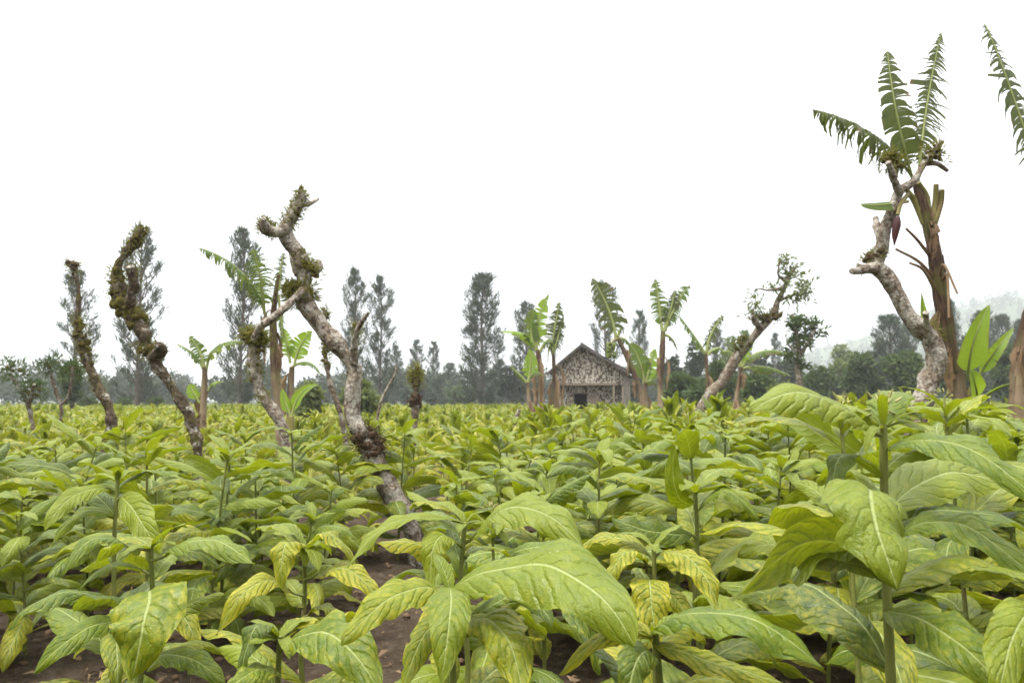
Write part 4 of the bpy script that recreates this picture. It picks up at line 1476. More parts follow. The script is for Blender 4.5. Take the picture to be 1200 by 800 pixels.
def banana(label, d, stem, leaves, seed=1, stemmat='pseudostem', dry=3, dryL=0.8, group='banana plants in and beyond the field', rough=0.12, cat='banana plant'):
    P, r = px_path(stem, d)
    if d > 12:
        r = r * 0.74
    P, r = to_ground(P, r, 1.15)
    T = Thing('banana_plant', (P[0][0], P[0][1], 0), label, cat, group)
    b = MB()
    tube(b, P, r, 14, rough=rough, rscale=1.0 / (1.6 * r.max()), seed=seed, step=max(0.04, 4 * d / F))
    # overlapping sheath strips give the stem its ragged outline
    gg = np.random.default_rng(seed)
    C = spline(np.hstack([P, r[:, None]]), 60)
    for k in range(16):
        i = int(gg.integers(4, 46))
        j = min(59, i + int(gg.integers(7, 16)))
        a = gg.random() * 6.28
        seg = C[i:j]
        off = np.array([math.cos(a), math.sin(a), 0])
        rad = np.linspace(0.35, 0.12, len(seg)) * seg[:, 3]
        tube(b, seg[:, :3] + off * (seg[:, 3] * np.linspace(0.80, 1.05, len(seg)))[:, None], rad, 6, n=8, var=gg.random())
    T.part('pseudostem', b, M[stemmat])
    for i, lf in enumerate(leaves):
        kw = {k: v for k, v in lf.items() if k not in ('p', 'w')}
        kw.setdefault('seed', seed * 13 + i)
        kw.setdefault('n', 46 if d < 16 else 40)
        kw.setdefault('rib', 1.3 * d / F)
        pts = [at(*(q if len(q) == 3 else (*q, d))) for q in lf['p']]
        if d > 12 and kw.get('tear', 0.5) > 0.05:
            kw['tear'] = min(0.85, kw.get('tear', 0.5) + 0.2)
        banana_leaf(T, pts, lf['w'] * (1.3 if d > 12 else 1.0) * d / F, **kw)
    for i in range(dry):
        k = int(gg.integers(30, 56))
        dry_hang(T, C[k, :3] + np.array([0, 0, 0]), dryL * gg.uniform(0.5, 1.1), seed + i, w=0.05 if d < 16 else 0.09)
    return T, C


D = 9.0
T, C = banana('tall banana plant on the right with three shredded leaves at the top', D,
              [(1123, 466, 9.5), (1116, 425, 9.5), (1108, 385, 9), (1102, 345, 8.4), (1097, 310, 8), (1091, 275, 7.5), (1082, 245, 6.5), (1074, 215, 5)],
              [dict(p=[(1072, 212), (1022, 158, 8.9), (952, 128, 8.7)], w=36, n=72, tear=0.8, hang=1.25, lift=-0.1, mat='banana_dark', sweep=0.25, shrink=0.25),
               dict(p=[(1070, 212), (1051, 135, 8.8), (1040, 60, 8.9)], w=21, n=64, tear=0.42, hang=0.5, lift=0.15, up=(0.2, -1, 0.2), roll=0.3, mat='banana_dark', sweep=0.25),
               dict(p=[(1076, 212), (1086, 125, 9.1), (1103, 38, 9.2)], w=32, n=80, tear=0.8, hang=0.75, lift=0.1, up=(-0.15, -1, 0.2), roll=-0.25, mat='banana_dark', sweep=-0.05, shrink=0.3),
               dict(p=[(1098, 420), (1084, 385, 8.8), (1080, 343, 8.7)], w=9, tear=0.0, hang=0.2, lift=0.5, up=(0, -1, 0.2), mat='banana_young', label='bright narrow young leaf'),
               dict(p=[(1064, 236, 8.8), (1036, 240, 8.5), (1009, 240, 8.4)], w=9, tear=0.0, hang=0.5, lift=0.1, mat='banana', up=(0, -1, 0.5)),
               ], seed=41, dry=6, dryL=0.6)
# cut leaf stalks, hanging withered stalks, blossom
for (a, b_, c) in (((1086, 260), (1086, 232), (1076, 214)), ((1090, 262), (1096, 240), (1097, 216)), ((1094, 262), (1102, 238), (1104, 222)), ((1084, 262), (1072, 236), (1062, 222))):
    m = MB()
    tube(m, [at(*a, D), at(*b_, D), at(*c, D - 0.05)], [0.045, 0.036, 0.028], 7, n=8)
    T.part('leaf_stalk', m, M['sheath_green'])
for (a, b_, c) in (((1090, 300), (1074, 280), (1062, 268)), ((1094, 325), (1076, 306), (1050, 292)), ((1096, 340), (1082, 316), (1066, 308)), ((1100, 330), (1106, 310), (1122, 344)), ((1102, 335), (1110, 322), (1112, 372))):
    m = MB()
    tube(m, [at(*a, D), at(*b_, D - 0.2), at(*c, D - 0.35)], [0.022, 0.016, 0.012], 6, n=10)
    T.part('withered_stalk', m, M['dry'])
m = MB()
tube(m, [at(1064, 228, D - 0.3), at(1056, 238, D - 0.45), at(1052, 252, D - 0.5)], [0.025, 0.024, 0.022], 7, n=8, mat=1)
tube(m, [at(1052, 254, D - 0.5), at(1051, 262, D - 0.5), at(1049, 274, D - 0.5), at(1048, 288, D - 0.5)], [0.022, 0.042, 0.034, 0.004], 10, n=12)
T.part('blossom', m, [M['blossom'], M['sheath_green']])

Dl = 8.9
banana('young bright green banana shoot at the foot of the tall banana', Dl, [(1141, 474, 6), (1142, 455, 6), (1140, 442, 4)],
       [dict(p=[(1134, 445), (1141, 400, 8.7), (1160, 357, 8.7)], w=19, tear=0.0, hang=0.15, lift=0.25, up=(0.2, -1, 0.1), roll=0.1, mat='banana_young', sweep=0.2),
        dict(p=[(1143, 446), (1166, 412, 8.8), (1188, 384, 8.8)], w=10, tear=0.2, hang=0.3, lift=0.5, mat='banana_young', up=(0, -1, 0.6)),
        dict(p=[(1146, 470), (1143, 452, 8.6), (1138, 432, 8.5)], w=14, tear=0.0, hang=0.1, lift=0.2, up=(0, -1, 0.1), mat='banana_young'),
        dict(p=[(1150, 468), (1176, 452, 8.7), (1200, 450, 8.6)], w=9, tear=0.0, hang=0.3, lift=0.3, mat='banana_young')], seed=42, stemmat='sheath_green', dry=0)
banana('banana plant at the right edge with one long shredded leaf high above', 8.4, [(1192, 470, 9), (1196, 430, 9), (1204, 385, 9), (1222, 320, 8), (1232, 260, 7)],
       [dict(p=[(1234, 258), (1186, 110, 8.3), (1154, 28, 8.4)], w=36, n=80, tear=0.8, hang=0.9, lift=0.0, mat='banana_dark', up=(0.3, -1, 0.2), sweep=0.2, shrink=0.5, pet=0.05),
        dict(p=[(1234, 255), (1280, 160), (1330, 140)], w=26, tear=0.5, hang=0.8, lift=0.1, mat='banana_dark')], seed=43, dry=3, dryL=0.7)
banana('torn banana plant on the left with one long leaf arching left', 13.0, [(327, 480, 7), (323, 440, 7.5), (321, 405, 6.5), (320, 375, 5), (323, 345, 4), (327, 322, 3)],
       [dict(p=[(312, 372), (284, 320, 12.8), (233, 290, 12.6)], w=15, n=60, tear=0.8, hang=0.9, lift=0.1, sweep=0.5, mat='banana'),
        dict(p=[(310, 368), (305, 325, 12.8), (296, 292, 12.7)], w=14, n=60, tear=0.8, hang=0.4, lift=0.1, up=(0.2, -1, 0.2), mat='banana', sweep=0.1),
        dict(p=[(327, 340), (329, 315, 13), (333, 296, 13)], w=7, tear=0.6, hang=0.7, lift=0.1, up=(-.2, -1, 0.2), mat='banana_dark'),
        dict(p=[(326, 345), (330, 380, 13), (332, 400, 13)], w=6, tear=0.4, hang=0.8, mat='banana')], seed=44, dry=3, dryL=0.9)
banana('young banana with broad bright leaves behind the torn banana on the left', 16.0, [(340, 482, 5), (341, 455, 5), (342, 430, 4)],
       [dict(p=[(340, 425), (336, 402), (332, 384)], w=8, tear=0.15, hang=0.2, lift=0.2, up=(0, -1, .1), mat='banana_young'),
        dict(p=[(345, 428), (352, 405), (366, 388)], w=11, tear=0.1, hang=0.3, lift=0.2, up=(0, -1, .1), mat='banana_young'),
        dict(p=[(342, 430), (362, 425), (376, 440)], w=8, tear=0.2, hang=0.6, mat='banana')], seed=45, dry=1)
banana('low banana sucker with two bright leaves near the broken stump', 11.0, [(342, 508, 4), (341, 488, 4)],
       [dict(p=[(342, 490), (352, 462), (372, 451)], w=8, tear=0.0, hang=0.3, lift=0.3, mat='banana_young', up=(0, -1, 0.6)), dict(p=[(341, 488), (334, 470), (331, 455)], w=7, tear=0.0, hang=0.2, lift=0.2, mat='banana_young', up=(0, -1, 0.1))], seed=46, stemmat='sheath_green', dry=0)
banana('small banana plant with four spread leaves at left behind the thick mossy tree', 16.0, [(238, 484, 5), (239, 460, 5), (240, 440, 4.5), (240, 430, 4)],
       [dict(p=[(238, 432), (226, 414), (207, 403)], w=6, tear=0.25, hang=0.7, lift=0.2, mat='banana'), dict(p=[(239, 430), (234, 412), (222, 394)], w=7, tear=0.3, hang=0.5, lift=0.2, mat='banana', up=(0, -1, .4)),
        dict(p=[(242, 432), (255, 406), (285, 400)], w=10, tear=0.3, hang=0.8, lift=0.2, mat='banana'), dict(p=[(244, 458), (252, 448), (262, 448)], w=5, tear=0.1, hang=0.6, mat='banana_young'),
        dict(p=[(234, 472), (226, 458), (221, 450)], w=7, tear=0.1, hang=0.3, mat='banana_young', up=(0, -1, .3))], seed=47, dry=2, dryL=0.6)

# ---- around the hut
banana('banana plant with the tallest upright leaves in the clump left of the hut', 30.0, [(635, 482, 4.5), (634, 450, 4.5), (632, 425, 4), (630, 410, 3.5)],
       [dict(p=[(630, 412), (630, 380), (643, 344)], w=11, tear=0.35, hang=0.5, lift=0.15, up=(0, -1, .2), mat='banana_young'), dict(p=[(629, 412), (614, 392), (586, 389)], w=8, tear=0.25, hang=0.9, mat='banana_young'),
        dict(p=[(628, 412), (622, 385), (626, 362)], w=8, tear=0.3, hang=0.4, up=(0, -1, .2), mat='banana'), dict(p=[(633, 412), (645, 398), (652, 420)], w=7, tear=0.3, hang=1.0, mat='banana')], seed=48, dry=3, dryL=2.0)
banana('banana with dark torn upright leaves at the left corner of the hut', 30.5, [(651, 492, 3.4), (650, 460, 3.4), (649, 425, 3), (648, 412, 2.6)],
       [dict(p=[(648, 414), (650, 385), (656, 354)], w=9, tear=0.55, hang=0.6, lift=0.1, up=(0, -1, .2), mat='banana_dark'), dict(p=[(648, 414), (654, 395), (660, 370)], w=7, tear=0.5, hang=0.8, mat='banana_dark', up=(0, -1, .2)),
        dict(p=[(648, 416), (644, 405), (642, 425)], w=6, tear=0.4, hang=1.1, mat='banana')], seed=49, dry=3, dryL=2.0)
banana('lowest banana plant of the clump left of the hut with one short upright leaf', 29.0, [(622, 488, 3), (620, 465, 3), (618, 448, 2.6)],
       [dict(p=[(619, 448), (622, 425), (620, 408)], w=8, tear=0.1, hang=0.4, up=(0, -1, .2), mat='banana_young'), dict(p=[(617, 448), (608, 438), (598, 428)], w=5, tear=0.3, hang=0.9, mat='banana'), dict(p=[(619, 447), (627, 436), (636, 440)], w=5, tear=0.2, hang=0.8, mat='banana')], seed=50, dry=2, dryL=1.2)
T, C = banana('leaning banana plant before the right side of the hut with green fruit', 32.0, [(755, 484, 4.6), (751, 462, 4.6), (744, 440, 4.4), (737, 424, 4), (728, 404, 3.2), (723, 394, 2.6)],
              [dict(p=[(722, 396), (712, 360), (694, 326)], w=14, tear=0.4, hang=0.5, lift=0.2, up=(0, -1, .2), mat='banana_dark', sweep=0.1), dict(p=[(724, 396), (728, 384), (731, 392)], w=6, tear=0.3, hang=1.0, mat='banana_dark'),
               dict(p=[(722, 398), (735, 400), (740, 420)], w=5, tear=0.5, hang=1.1, mat='banana')], seed=51, dry=2, dryL=1.4)
m = MB()
gg = np.random.default_rng(5)
tube(m, [at(724, 397, 31.9), at(718, 400, 31.7), at(716, 418, 31.7)], [0.04, 0.04, 0.03], 6, n=8, mat=1)
for k in range(46):
    a = gg.random() * 6.28
    zz_ = gg.uniform(403, 419)
    c = at(716.5, zz_, 31.7)
    o_ = np.array([math.cos(a), math.sin(a), 0])
    tube(m, [c + o_ * 0.05, c + o_ * 0.17 + [0, 0, 0.0], c + o_ * 0.2 + [0, 0, 0.12]], [0.03, 0.035, 0.012], 6, n=5, var=gg.random())
T.part('fruit_bunch', m, [M['fruit'], M['sheath_green']])
banana('straight banana plant right of the hut with three raised torn leaves', 31.0, [(774, 484, 4.2), (774, 450, 4.2), (776, 415, 4.2), (777, 388, 3.6)],
       [dict(p=[(776, 388), (772, 356), (768, 327)], w=9, tear=0.5, hang=0.6, lift=0.2, up=(0, -1, .2), mat='banana'), dict(p=[(778, 388), (786, 362), (791, 340)], w=8, tear=0.55, hang=0.6, lift=0.2, up=(0, -1, .2), mat='banana_dark'),
        dict(p=[(779, 388), (792, 358), (808, 334)], w=9, tear=0.55, hang=0.8, lift=0.2, mat='banana', up=(0, -1, .6)), dict(p=[(778, 392), (788, 398), (794, 412)], w=4, tear=0.6, hang=1.1, mat='banana_dark')], seed=52, dry=2, dryL=1.5)
banana('low broad leaved banana at the right wall of the hut', 33.0, [(757, 484, 4), (756, 465, 4), (756, 448, 3.4)],
       [dict(p=[(755, 450), (750, 425), (738, 402)], w=9, tear=0.1, hang=0.4, lift=0.2, up=(0, -1, .3), mat='banana'), dict(p=[(757, 450), (762, 428), (768, 408)], w=8, tear=0.1, hang=0.4, lift=0.2, up=(0, -1, .3), mat='banana_young'),
        dict(p=[(758, 450), (770, 436), (777, 418)], w=8, tear=0.2, hang=0.7, mat='banana'), dict(p=[(756, 452), (764, 446), (772, 458)], w=6, tear=0.2, hang=0.9, mat='banana')], seed=53, dry=1, dryL=1.0)
banana('banana plant with two thin arching leaves between the hut and the leaning tree', 34.0, [(832, 484, 3), (830, 455, 3), (828, 425, 2.6), (827, 412, 2.2)],
       [dict(p=[(826, 414), (812, 392), (796, 370)], w=8, tear=0.5, hang=0.9, lift=0.1, mat='banana'), dict(p=[(828, 414), (834, 390), (848, 370)], w=7, tear=0.5, hang=0.9, lift=0.1, mat='banana_dark', up=(0, -1, .5)),
        dict(p=[(829, 416), (842, 408), (852, 418)], w=5, tear=0.4, hang=1.0, mat='banana')], seed=54, dry=2, dryL=1.3)
banana('banana plant with leaves drooping right behind the leaning tree', 26.0, [(860, 486, 3.4), (865, 455, 3.2), (869, 430, 3)],
       [dict(p=[(869, 430), (892, 412), (922, 414)], w=7, tear=0.3, hang=0.9, mat='banana'), dict(p=[(869, 432), (896, 430), (926, 440)], w=7, tear=0.4, hang=0.9, mat='banana'), dict(p=[(868, 430), (872, 412), (884, 400)], w=8, tear=0.15, hang=0.5, mat='banana_young', up=(0, -1, .3)),
        dict(p=[(867, 430), (858, 414), (846, 412)], w=6, tear=0.3, hang=0.8, mat='banana')], seed=55, dry=2, dryL=0.9)


# ------------------------------------------------------------------ the hut
HD = 49.0
hb = at(698, 468, HD)
hb[2] = 0
ROT = R(-11.0)
H = empty('hut', hb)
H.rotation_euler = (0, 0, ROT)
tag(H, 'small hut of pale woven bamboo with a dark pitched roof and an open doorway', 'hut')
AX = -0.30                                   # the ridge stands left of the middle
WX, LY, EZ, PZ = 1.90, 8.5, 2.95, 4.30      # half width, depth, eave and ridge heights


def uvquad(mb, v, uv, th_dir, th=0.06, mat=0):
    """a wall sheet with thickness: polygon v (k,3) extruded along th_dir"""
    v = np.asarray(v, float)
    k = len(v)
    b2 = v + np.asarray(th_dir, float) * th
    for f in ([v, uv], [b2[::-1], list(reversed(uv))]):
        vv, uu = np.asarray(f[0]), np.asarray(f[1])
        if k == 4:
            mb.add(vv, [[0, 1, 2, 3]], uu, 0.5, 0, mat)
        else:
            mb.add(np.vstack([vv, vv.mean(0)]), [[i, (i + 1) % k, k] for i in range(k)], np.vstack([uu, uu.mean(0)]), 0.5, 0, mat)
    for i in range(k):
        j = (i + 1) % k
        mb.add([v[j], v[i], b2[i], b2[j]], [[0, 1, 2, 3]], [uv[j], uv[i], uv[i], uv[j]], 0.5, 0, mat)


def wall_xz(mb, poly, y, mat=0):
    uvquad(mb, [(x, y, z) for x, z in poly], [(x, z) for x, z in poly], (0, 1, 0), 0.05, mat)


FY = -LY / 2
m = MB()
wall_xz(m, [(-WX, 2.13), (WX, 2.13), (WX, EZ), (AX, PZ - 0.05), (-WX, EZ)], FY - 0.45)
m.build('gable_wall', M['weave'], H, False)
m = MB()
dx0, dx1, dz = -0.82, -0.10, 1.62
wall_xz(m, [(-WX, 0), (dx0, 0), (dx0, 2.12), (-WX, 2.12)], FY)
wall_xz(m, [(dx0, dz), (dx1, dz), (dx1, 2.12), (dx0, 2.12)], FY + 0.002)
wall_xz(m, [(dx1, 0), (WX, 0), (WX, 2.12), (dx1, 2.12)], FY)
m.build('front_wall', M['weave_low'], H, False)
m = MB()
uvquad(m, [(WX, FY - 0.45, 0), (WX, LY / 2, 0), (WX, LY / 2, EZ), (WX, FY - 0.45, EZ)], [(0, 0), (LY, 0), (LY, EZ), (0, EZ)], (-1, 0, 0), 0.05)
m.build('side_wall', M['weave_low'], H, False)
m = MB()
uvquad(m, [(-WX, LY / 2, 0), (-WX, FY + 0.06, 0), (-WX, FY + 0.06, EZ), (-WX, LY / 2, EZ)], [(0, 0), (LY, 0), (LY, EZ), (0, EZ)], (1, 0, 0), 0.05)
m.build('side_wall', M['weave_low'], H, False)
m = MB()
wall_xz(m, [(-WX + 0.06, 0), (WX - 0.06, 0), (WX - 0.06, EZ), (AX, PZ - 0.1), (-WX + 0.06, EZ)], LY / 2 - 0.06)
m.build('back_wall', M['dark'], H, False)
m = MB()
box(m, (0, FY - 0.22, 2.10), (2 * WX - 0.12, 0.44, 0.05))
m.build('ceiling_board', M['wood'], H, False)
m = MB()
box(m, (-0.15, FY - 0.52, 2.15), (2 * WX - 0.2, 0.09, 0.13))
m.build('beam', M['wood'], H, False)
for px_ in (-WX + 0.08, 1.42, WX + 0.01):
    m = MB()
    box(m, (px_, FY - 0.50, 1.03), (0.11, 0.09, 2.06))
    m.build('post', M['wood'], H, False)
m = MB()
box(m, (0, FY - 0.51, 0), (0.1, 0.05, 0.1))
dm = MB()
box(dm, (0.27, FY - 0.06, 0.80), (0.62, 0.045, 1.58))
for k in range(4):
    box(dm, (0.05 + 0.145 * k, FY - 0.088, 0.80), (0.012, 0.012, 1.56))
box(dm, (0.27, FY - 0.09, 1.35), (0.60, 0.02, 0.07))
dm.build('door', M['door'], H, False)
fm = MB()
box(fm, (dx0 - 0.03, FY - 0.02, dz / 2), (0.07, 0.07, dz))
box(fm, ((dx0 + dx1) / 2, FY - 0.02, dz + 0.035), (dx1 - dx0 + 0.2, 0.075, 0.07))
fm.build('door_frame', M['wood'], H, False)
# roof: two pitched slabs of lapped battens
for sd in (1, -1):
    m = MB()
    run = WX - sd * AX
    sl = math.atan2(PZ - EZ, run)
    Lr = (run + 0.34) / math.cos(sl)
    rows = 12
    for k in range(rows):
        a0, a1 = Lr * k / rows, Lr * (k + 1) / rows + 0.05
        mid_ = (a0 + a1) / 2
        x = AX + sd * mid_ * math.cos(sl)
        z = PZ + 0.06 - mid_ * math.sin(sl) + 0.012 * (rows - k) * 0 + 0.004 * k
        box(m, (x, -0.15, z), (a1 - a0, LY + 1.4, 0.04), 0, sd * (sl - 0.06))
    o = m.build('roof', M['roof'], H, False)
    f = MB()
    box(f, (AX + sd * Lr / 2 * math.cos(sl), FY - 0.88, PZ - 0.01 - Lr / 2 * math.sin(sl)), (Lr, 0.05, 0.10), 0, sd * sl)
    f.build('barge_board', M['roof'], H, False)
m = MB()
tube(m, [(AX, FY - 0.86, PZ + 0.07), (AX, LY / 2 + 0.5, PZ + 0.07)], 0.07, 8, n=12, rough=0.15)
m.build('ridge', M['roof'], H, False)


# ------------------------------------------------------------------ casuarinas, shrubs, woods
def casuarina_proto(seed, thin=1.0):
    gg = np.random.default_rng(seed)
    root = empty('casuarina_tree', (0, 0, 0))
    Ht, Rm = 20.0, 2.3
    b = MB()
    tr = np.array([[0, 0, 0], [0.1, 0, 6], [-0.08, 0.05, 12], [0.03, 0, 17], [0, 0, 19.6]])
    tube(b, tr, [0.17, 0.14, 0.10, 0.06, 0.02], 7, n=20)
    NB = int(105 * thin)
    cr = MB()
    Ps, Ds, Ls = [], [], []
    for i in range(NB):
        t = 0.05 + 0.94 * (i + gg.random()) / NB
        prof = (min(1, (t - 0.0) / 0.15)) ** 0.6 * (1 - 0.45 * max(0, t - 0.2)) * min(1, (1.03 - t) / 0.20) ** 0.75
        rr = Rm * prof * gg.uniform(0.42, 1.15)
        az = gg.random() * 6.28
        el = R(gg.uniform(35, 60)) + 0.25 * t
        d = np.array([math.cos(az) * math.cos(el), math.sin(az) * math.cos(el), math.sin(el)])
        L = rr / max(0.35, math.cos(el))
        p0 = spline(tr, 60)[int(np.clip(t * 58 - L * 0.5 * 58 / 20, 0, 59))]
        p1 = p0 + d * L * 0.6
        p2 = p1 + nrmz(d + np.array([0, 0, 0.8])) * L * 0.4
        tube(b, [p0, p1, p2], [0.05, 0.035, 0.012], 4, n=5, cap=False)
        Cb = spline(np.array([p0, p1, p2]), 30)
        nb = int(44 + 30 * gg.random())
        k = (30 * gg.uniform(0.3, 1.0, nb) ** 0.55).astype(int).clip(0, 29)
        clump = gg.normal(size=(nb, 3)) * 0.15
        Ps.append(Cb[k] + clump)
        Ds.append(nrmz(gg.normal(size=(nb, 3)) * 0.5 + d * 0.6 + np.array([0, 0, 0.7])))
        Ls.append(gg.uniform(0.35, 0.85, nb))
    P, Dd, L = np.concatenate(Ps), np.concatenate(Ds), np.concatenate(Ls)
    diamonds(cr, P, Dd, L, L * 0.12, seed=seed, bend=0.12)
    b.build('trunk', M['bark_far'], root)
    cr.build('crown', M['needle'], root)
    return root


CAS = [(167, 262, 70, 56, 'tall columnar casuarina behind the hooked mossy tree'), (92, 312, 78, 50, 'sparse casuarina behind the slim mossy tree at far left'),
       (287, 263, 72, 50, 'tall dark casuarina behind the torn banana on the left'), (417, 312, 85, 36, 'left one of the twin casuarinas right of the tall leaning trunk'),
       (447, 321, 86, 38, 'right one of the twin casuarinas right of the tall leaning trunk'), (565, 317, 88, 50, 'tallest lone casuarina left of the hut with a full cone shaped crown'),
       (617, 352, 100, 40, 'casuarina behind the banana clump left of the hut'), (709, 327, 92, 40, 'pale casuarina rising behind the hut roof'),
       (749, 362, 105, 24, 'small slender casuarina just right of the hut'), (465, 404, 130, 20, 'short casuarina right beside the twin casuarinas'),
       (489, 397, 130, 22, 'short casuarina above the moss topped post'), (508, 399, 134, 18, 'slim casuarina between the moss topped post and the lone casuarina'),
       (527, 424, 140, 22, 'lowest casuarina next to the tallest lone one'), (840, 384, 120, 26, 'distant casuarina above the banana with two thin arching leaves'),
       (872, 386, 125, 22, 'distant casuarina hidden by the leaning feathery tree'), (908, 389, 130, 18, 'slim distant casuarina just left of the small bushy tree'),
       (1042, 366, 95, 46, 'broad casuarina left of the pale branching trunk'), (1064, 374, 100, 26, 'casuarina directly behind the pale branching trunk'),
       (1110, 348, 110, 30, 'casuarina half hidden by the tall banana stem'), (1150, 362, 105, 36, 'casuarina behind the bright banana shoot'),
       (1174, 366, 108, 30, 'rightmost full casuarina near the right edge'), (1196, 372, 112, 30, 'casuarina cut by the right edge'),
       (585, 420, 140, 26, 'short pale tree just right of the tallest lone casuarina'), (1205, 392, 150, 40, 'hazy casuarina far behind on the right slope')]
protos = [casuarina_proto(60 + k, th_) for k, th_ in enumerate((1.05, 0.9, 0.7, 1.35))]
pick = [1, 2, 1, 1, 1, 3, 1, 2, 0, 0, 0, 0, 3, 0, 0, 0, 3, 3, 3, 3, 3, 3, 0, 3]
usedp = set()
gg = np.random.default_rng(9)
for (px_, py_, d, w, lab), pk in zip(CAS, pick):
    top = at(px_, py_, d)
    r = protos[pk]
    if pk in usedp:
        r = copy_thing(r, (0, 0, 0))
    usedp.add(pk)
    r.location = (top[0], top[1], 0)
    r.rotation_euler = (0, 0, gg.random() * 6.28)
    rad = w / 2 * d / F * 1.15
    r.scale = (rad / 2.2, rad / 2.2, top[2] / 20.0)
    tag(r, lab, 'casuarina tree', 'casuarina trees behind the field')


def shrub(label, px_, top_py, d, wpx, seed, mat='bush', leaf=0.3, n=1500, trunk=True, group='shrubs and small trees behind the field', name='shrub', cat='shrub', flat=1.0):
    gg = np.random.default_rng(seed)
    top = at(px_, top_py, d)
    Ht = top[2]
    Rr = wpx / 2 * d / F
    T = Thing(name, (top[0], top[1], 0), label, cat, group)
    base = T.base
    b, c = MB(), MB()
    tube(b, [base, base + [0.1, 0, Ht * 0.35], base + [0, 0.05, Ht * 0.75]], [0.03 * Ht + 0.03, 0.022 * Ht + 0.02, 0.02], 7, n=8)
    cl = []
    for k in range(16):
        a = gg.random() * 6.28
        q = gg.random() ** 0.5
        zc = gg.uniform(0.32, 0.88)
        env = math.sin(math.pi * min(1, zc * 0.95)) ** 0.5
        cc = base + np.array([math.cos(a) * q * Rr * 0.75 * env, math.sin(a) * q * Rr * 0.75 * env, zc * Ht])
        cl.append((cc, Rr * gg.uniform(0.22, 0.42)))
        tube(b, [base + [0, 0, Ht * 0.3 * zc], (base + [0, 0, Ht * 0.5 * zc] + cc) / 2, cc], [0.03, 0.022, 0.01], 4, n=5, cap=False)
    cl.append((base + [0, 0, Ht - Rr * 0.3], Rr * 0.3))
    per = n // len(cl)
    for cc, r in cl:
        dd = nrmz(gg.normal(size=(per, 3)))
        rad = r * gg.uniform(0.35, 1.15, per) ** 0.6
        P = cc + dd * rad[:, None] * np.array([1, 1, 0.8])
        P[:, 2] = np.maximum(P[:, 2], 0.05)
        diamonds(c, P, dd * 0.6 + gg.normal(size=(per, 3)) * 0.7, leaf * gg.uniform(0.5, 1.2, per), leaf * gg.uniform(0.25, 0.5, per), seed=int(gg.integers(1e6)), bend=0.1)
    T.part('trunk', b, M['bark_far'])
    T.part('crown', c, M[mat])
    return T


SH = [(800, 440, 48, 56, 'wide dark shrub between the straight banana and the leaning tree'), (842, 424, 52, 44, 'tall green shrub behind the thin arching banana leaves'),
      (890, 438, 46, 60, 'broad dark shrub right of the leaning tree'), (958, 428, 60, 40, 'low dark shrub at the foot of the small bushy tree'),
      (1012, 414, 58, 46, 'rounded dark shrub left of the pale branching trunk'), (1062, 412, 55, 56, 'rounded dark shrub touching the pale branching trunk on its left'),
      (1118, 408, 60, 44, 'dark shrub behind the tall banana stem'), (1175, 402, 58, 56, 'dark shrub behind the banana shoot at the right edge'),
      (985, 404, 90, 34, 'yellowish bush on the slope left of the rounded dark shrubs'), (970, 440, 75, 40, 'small dark bush at the edge of the field on the right'),
      (820, 456, 40, 40, 'low leafy bush just behind the base of the leaning tree'), (915, 452, 42, 36, 'low pale green bush between the leaning and the bushy tree'),
      (104, 468, 60, 16, 'tiny round bush below the slim mossy tree'), (145, 470, 60, 14, 'tiny round bush beside the tall columnar casuarina'), (183, 469, 62, 16, 'tiny round bush left of the small banana'),
      (85, 425, 45, 26, 'narrow green bush between the little forked tree and the slim trunk'), (540, 455, 110, 40, 'low grey green bush at the foot of the tallest casuarina'),
      (420, 446, 30, 40, 'green bush behind the lower bend of the tall leaning trunk'), (362, 448, 30, 36, 'green bush behind the young bright banana leaves')]
SH += [(812, 402, 72, 30, 'tall misty tree just right of the straight banana'), (856, 396, 84, 34, 'tall misty tree behind the leaning feathery trunk'),
       (892, 412, 78, 40, 'grey green tree between the leaning tree and the bushy tree'), (926, 420, 88, 34, 'misty tree left of the small bushy tree'),
       (984, 422, 84, 40, 'misty low tree right of the small bushy tree'), (1030, 398, 88, 36, 'grey green tree close left of the pale branching trunk'),
       (1136, 392, 92, 44, 'misty tree seen between the tall banana and its shoot'), (790, 418, 76, 30, 'low misty tree left of the two thin arching banana leaves'),
       (600, 428, 90, 36, 'grey green tree behind the clump left of the hut'), (735, 430, 80, 30, 'grey green tree directly behind the right end of the hut')]
for i, (px_, py_, d, w, lab) in enumerate(SH):
    shrub(lab, px_, py_, d, w, 200 + i, mat='feather' if i in (8, 11, 17, 18, 20, 23) else 'woods' if i > 18 else 'bush', leaf=0.22 + d * 0.004, n=2600 if w > 40 else 1500)


def cloud_tree(mb, x, y, z0, Ht, Rr, gg, n, leaf):
    m = 5
    for k in range(m):
        zc = gg.uniform(0.25, 0.85)
        a = gg.random() * 6.28
        cc = np.array([x + math.cos(a) * Rr * 0.5, y + math.sin(a) * Rr * 0.5, z0 + zc * Ht])
        r = Rr * gg.uniform(0.4, 0.7)
        per = n // m
        dd = nrmz(gg.normal(size=(per, 3)))
        P = cc + dd * (r * gg.uniform(0.4, 1.1, per))[:, None] * np.array([1, 1, Ht / Rr * 0.35])
        diamonds(mb, P, dd * 0.4 + gg.normal(size=(per, 3)) * 0.6 + [0, 0, 0.3], leaf * gg.uniform(0.6, 1.3, per), leaf * gg.uniform(0.3, 0.5, per), var=np.clip(gg.random() * 0.6 + gg.random(per) * 0.4, 0, 1), seed=int(gg.integers(1e6)))


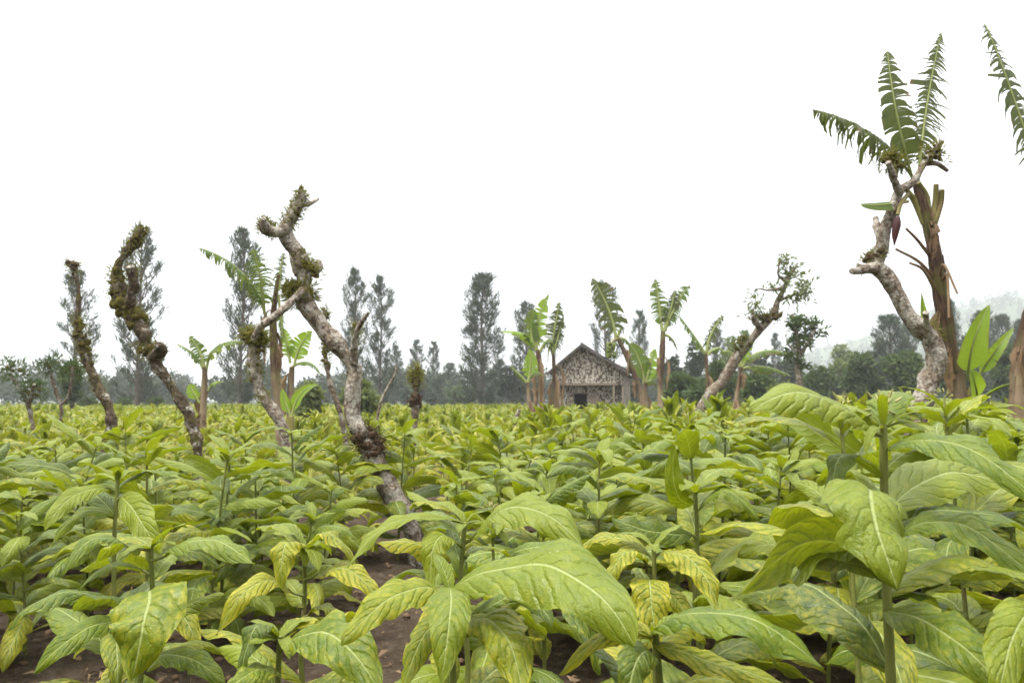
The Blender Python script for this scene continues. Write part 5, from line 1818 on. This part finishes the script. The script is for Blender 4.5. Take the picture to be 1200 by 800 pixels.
gg = np.random.default_rng(21)
mb = MB()
for k in range(520):
    y = gg.uniform(120, 260)
    px_ = gg.uniform(-60, 1260)
    x = (px_ - 600) / F * y
    bump = 1.0 + 0.5 * mnoise.noise(Vector((px_ * 0.012, 0, 3)))
    Ht = gg.uniform(3.6, 9.0) * bump * (y / 190) ** 0.6
    if px_ > 860:
        Ht *= 0.9
    cloud_tree(mb, x, y, 0, Ht, Ht * gg.uniform(0.22, 0.42), gg, 230, 0.5 + y * 0.003)
tag(mb.build('distant_woods', M['woods']), kind='stuff', label='blue green wood along the far edge of the field')


def hill_h(x, y):
    rise = sstep(x, 110, 640) * 118 * sstep(y, 330, 800)
    return rise + 0.07 * rise * math.sin(x * 0.025 + y * 0.012) - 1.2 * (1 - sstep(x, 70, 160)) - 1.0 * (1 - sstep(y, 280, 380))


hx, hy = np.linspace(50, 1070, 90), np.linspace(270, 1040, 80)
HX, HY = np.meshgrid(hx, hy)
HZ = np.array([[hill_h(a, b) + (1.5 * mnoise.fractal(Vector((a * .03, b * .03, 1)), 0.9, 2, 4) if b > 390 and a > 150 else 0) for a in hx] for b in hy])
mb = MB()
mb.add(np.stack([HX, HY, HZ], -1).reshape(-1, 3), grid_faces(80, 90), np.stack([HX, HY], -1).reshape(-1, 2))
tag(mb.build('hills', M['hill']), kind='structure')
mb = MB()
for k in range(900):
    y = gg.uniform(330, 900)
    x = gg.uniform(0.22, 0.74) * y
    z = hill_h(x, y)
    if z < 0:
        continue
    Ht = gg.uniform(7, 19)
    cloud_tree(mb, x, y, z - 0.5, Ht, Ht * gg.uniform(0.18, 0.36), gg, 110, 2.0)
tag(mb.build('hillside_woods', M['woods']), kind='stuff', label='misty trees covering the slope on the right')

# ------------------------------------------------------------------ the misty air
hz = MB()
box(hz, (0, 500, 74), (2200, 1110, 156))
hm, ht = new_mat('misty_air')
pv = ht.nodes.new('ShaderNodeVolumePrincipled')
pv.inputs['Color'].default_value = (0.93, 0.965, 1.0, 1)
pv.inputs['Density'].default_value = 0.00054
pv.inputs['Anisotropy'].default_value = 0.2
ho = ht.nodes.new('ShaderNodeOutputMaterial')
ht.links.new(pv.outputs[0], ho.inputs['Volume'])
o = hz.build('haze', hm, None, False)
tag(o, kind='stuff', label='pale mist filling the distance')
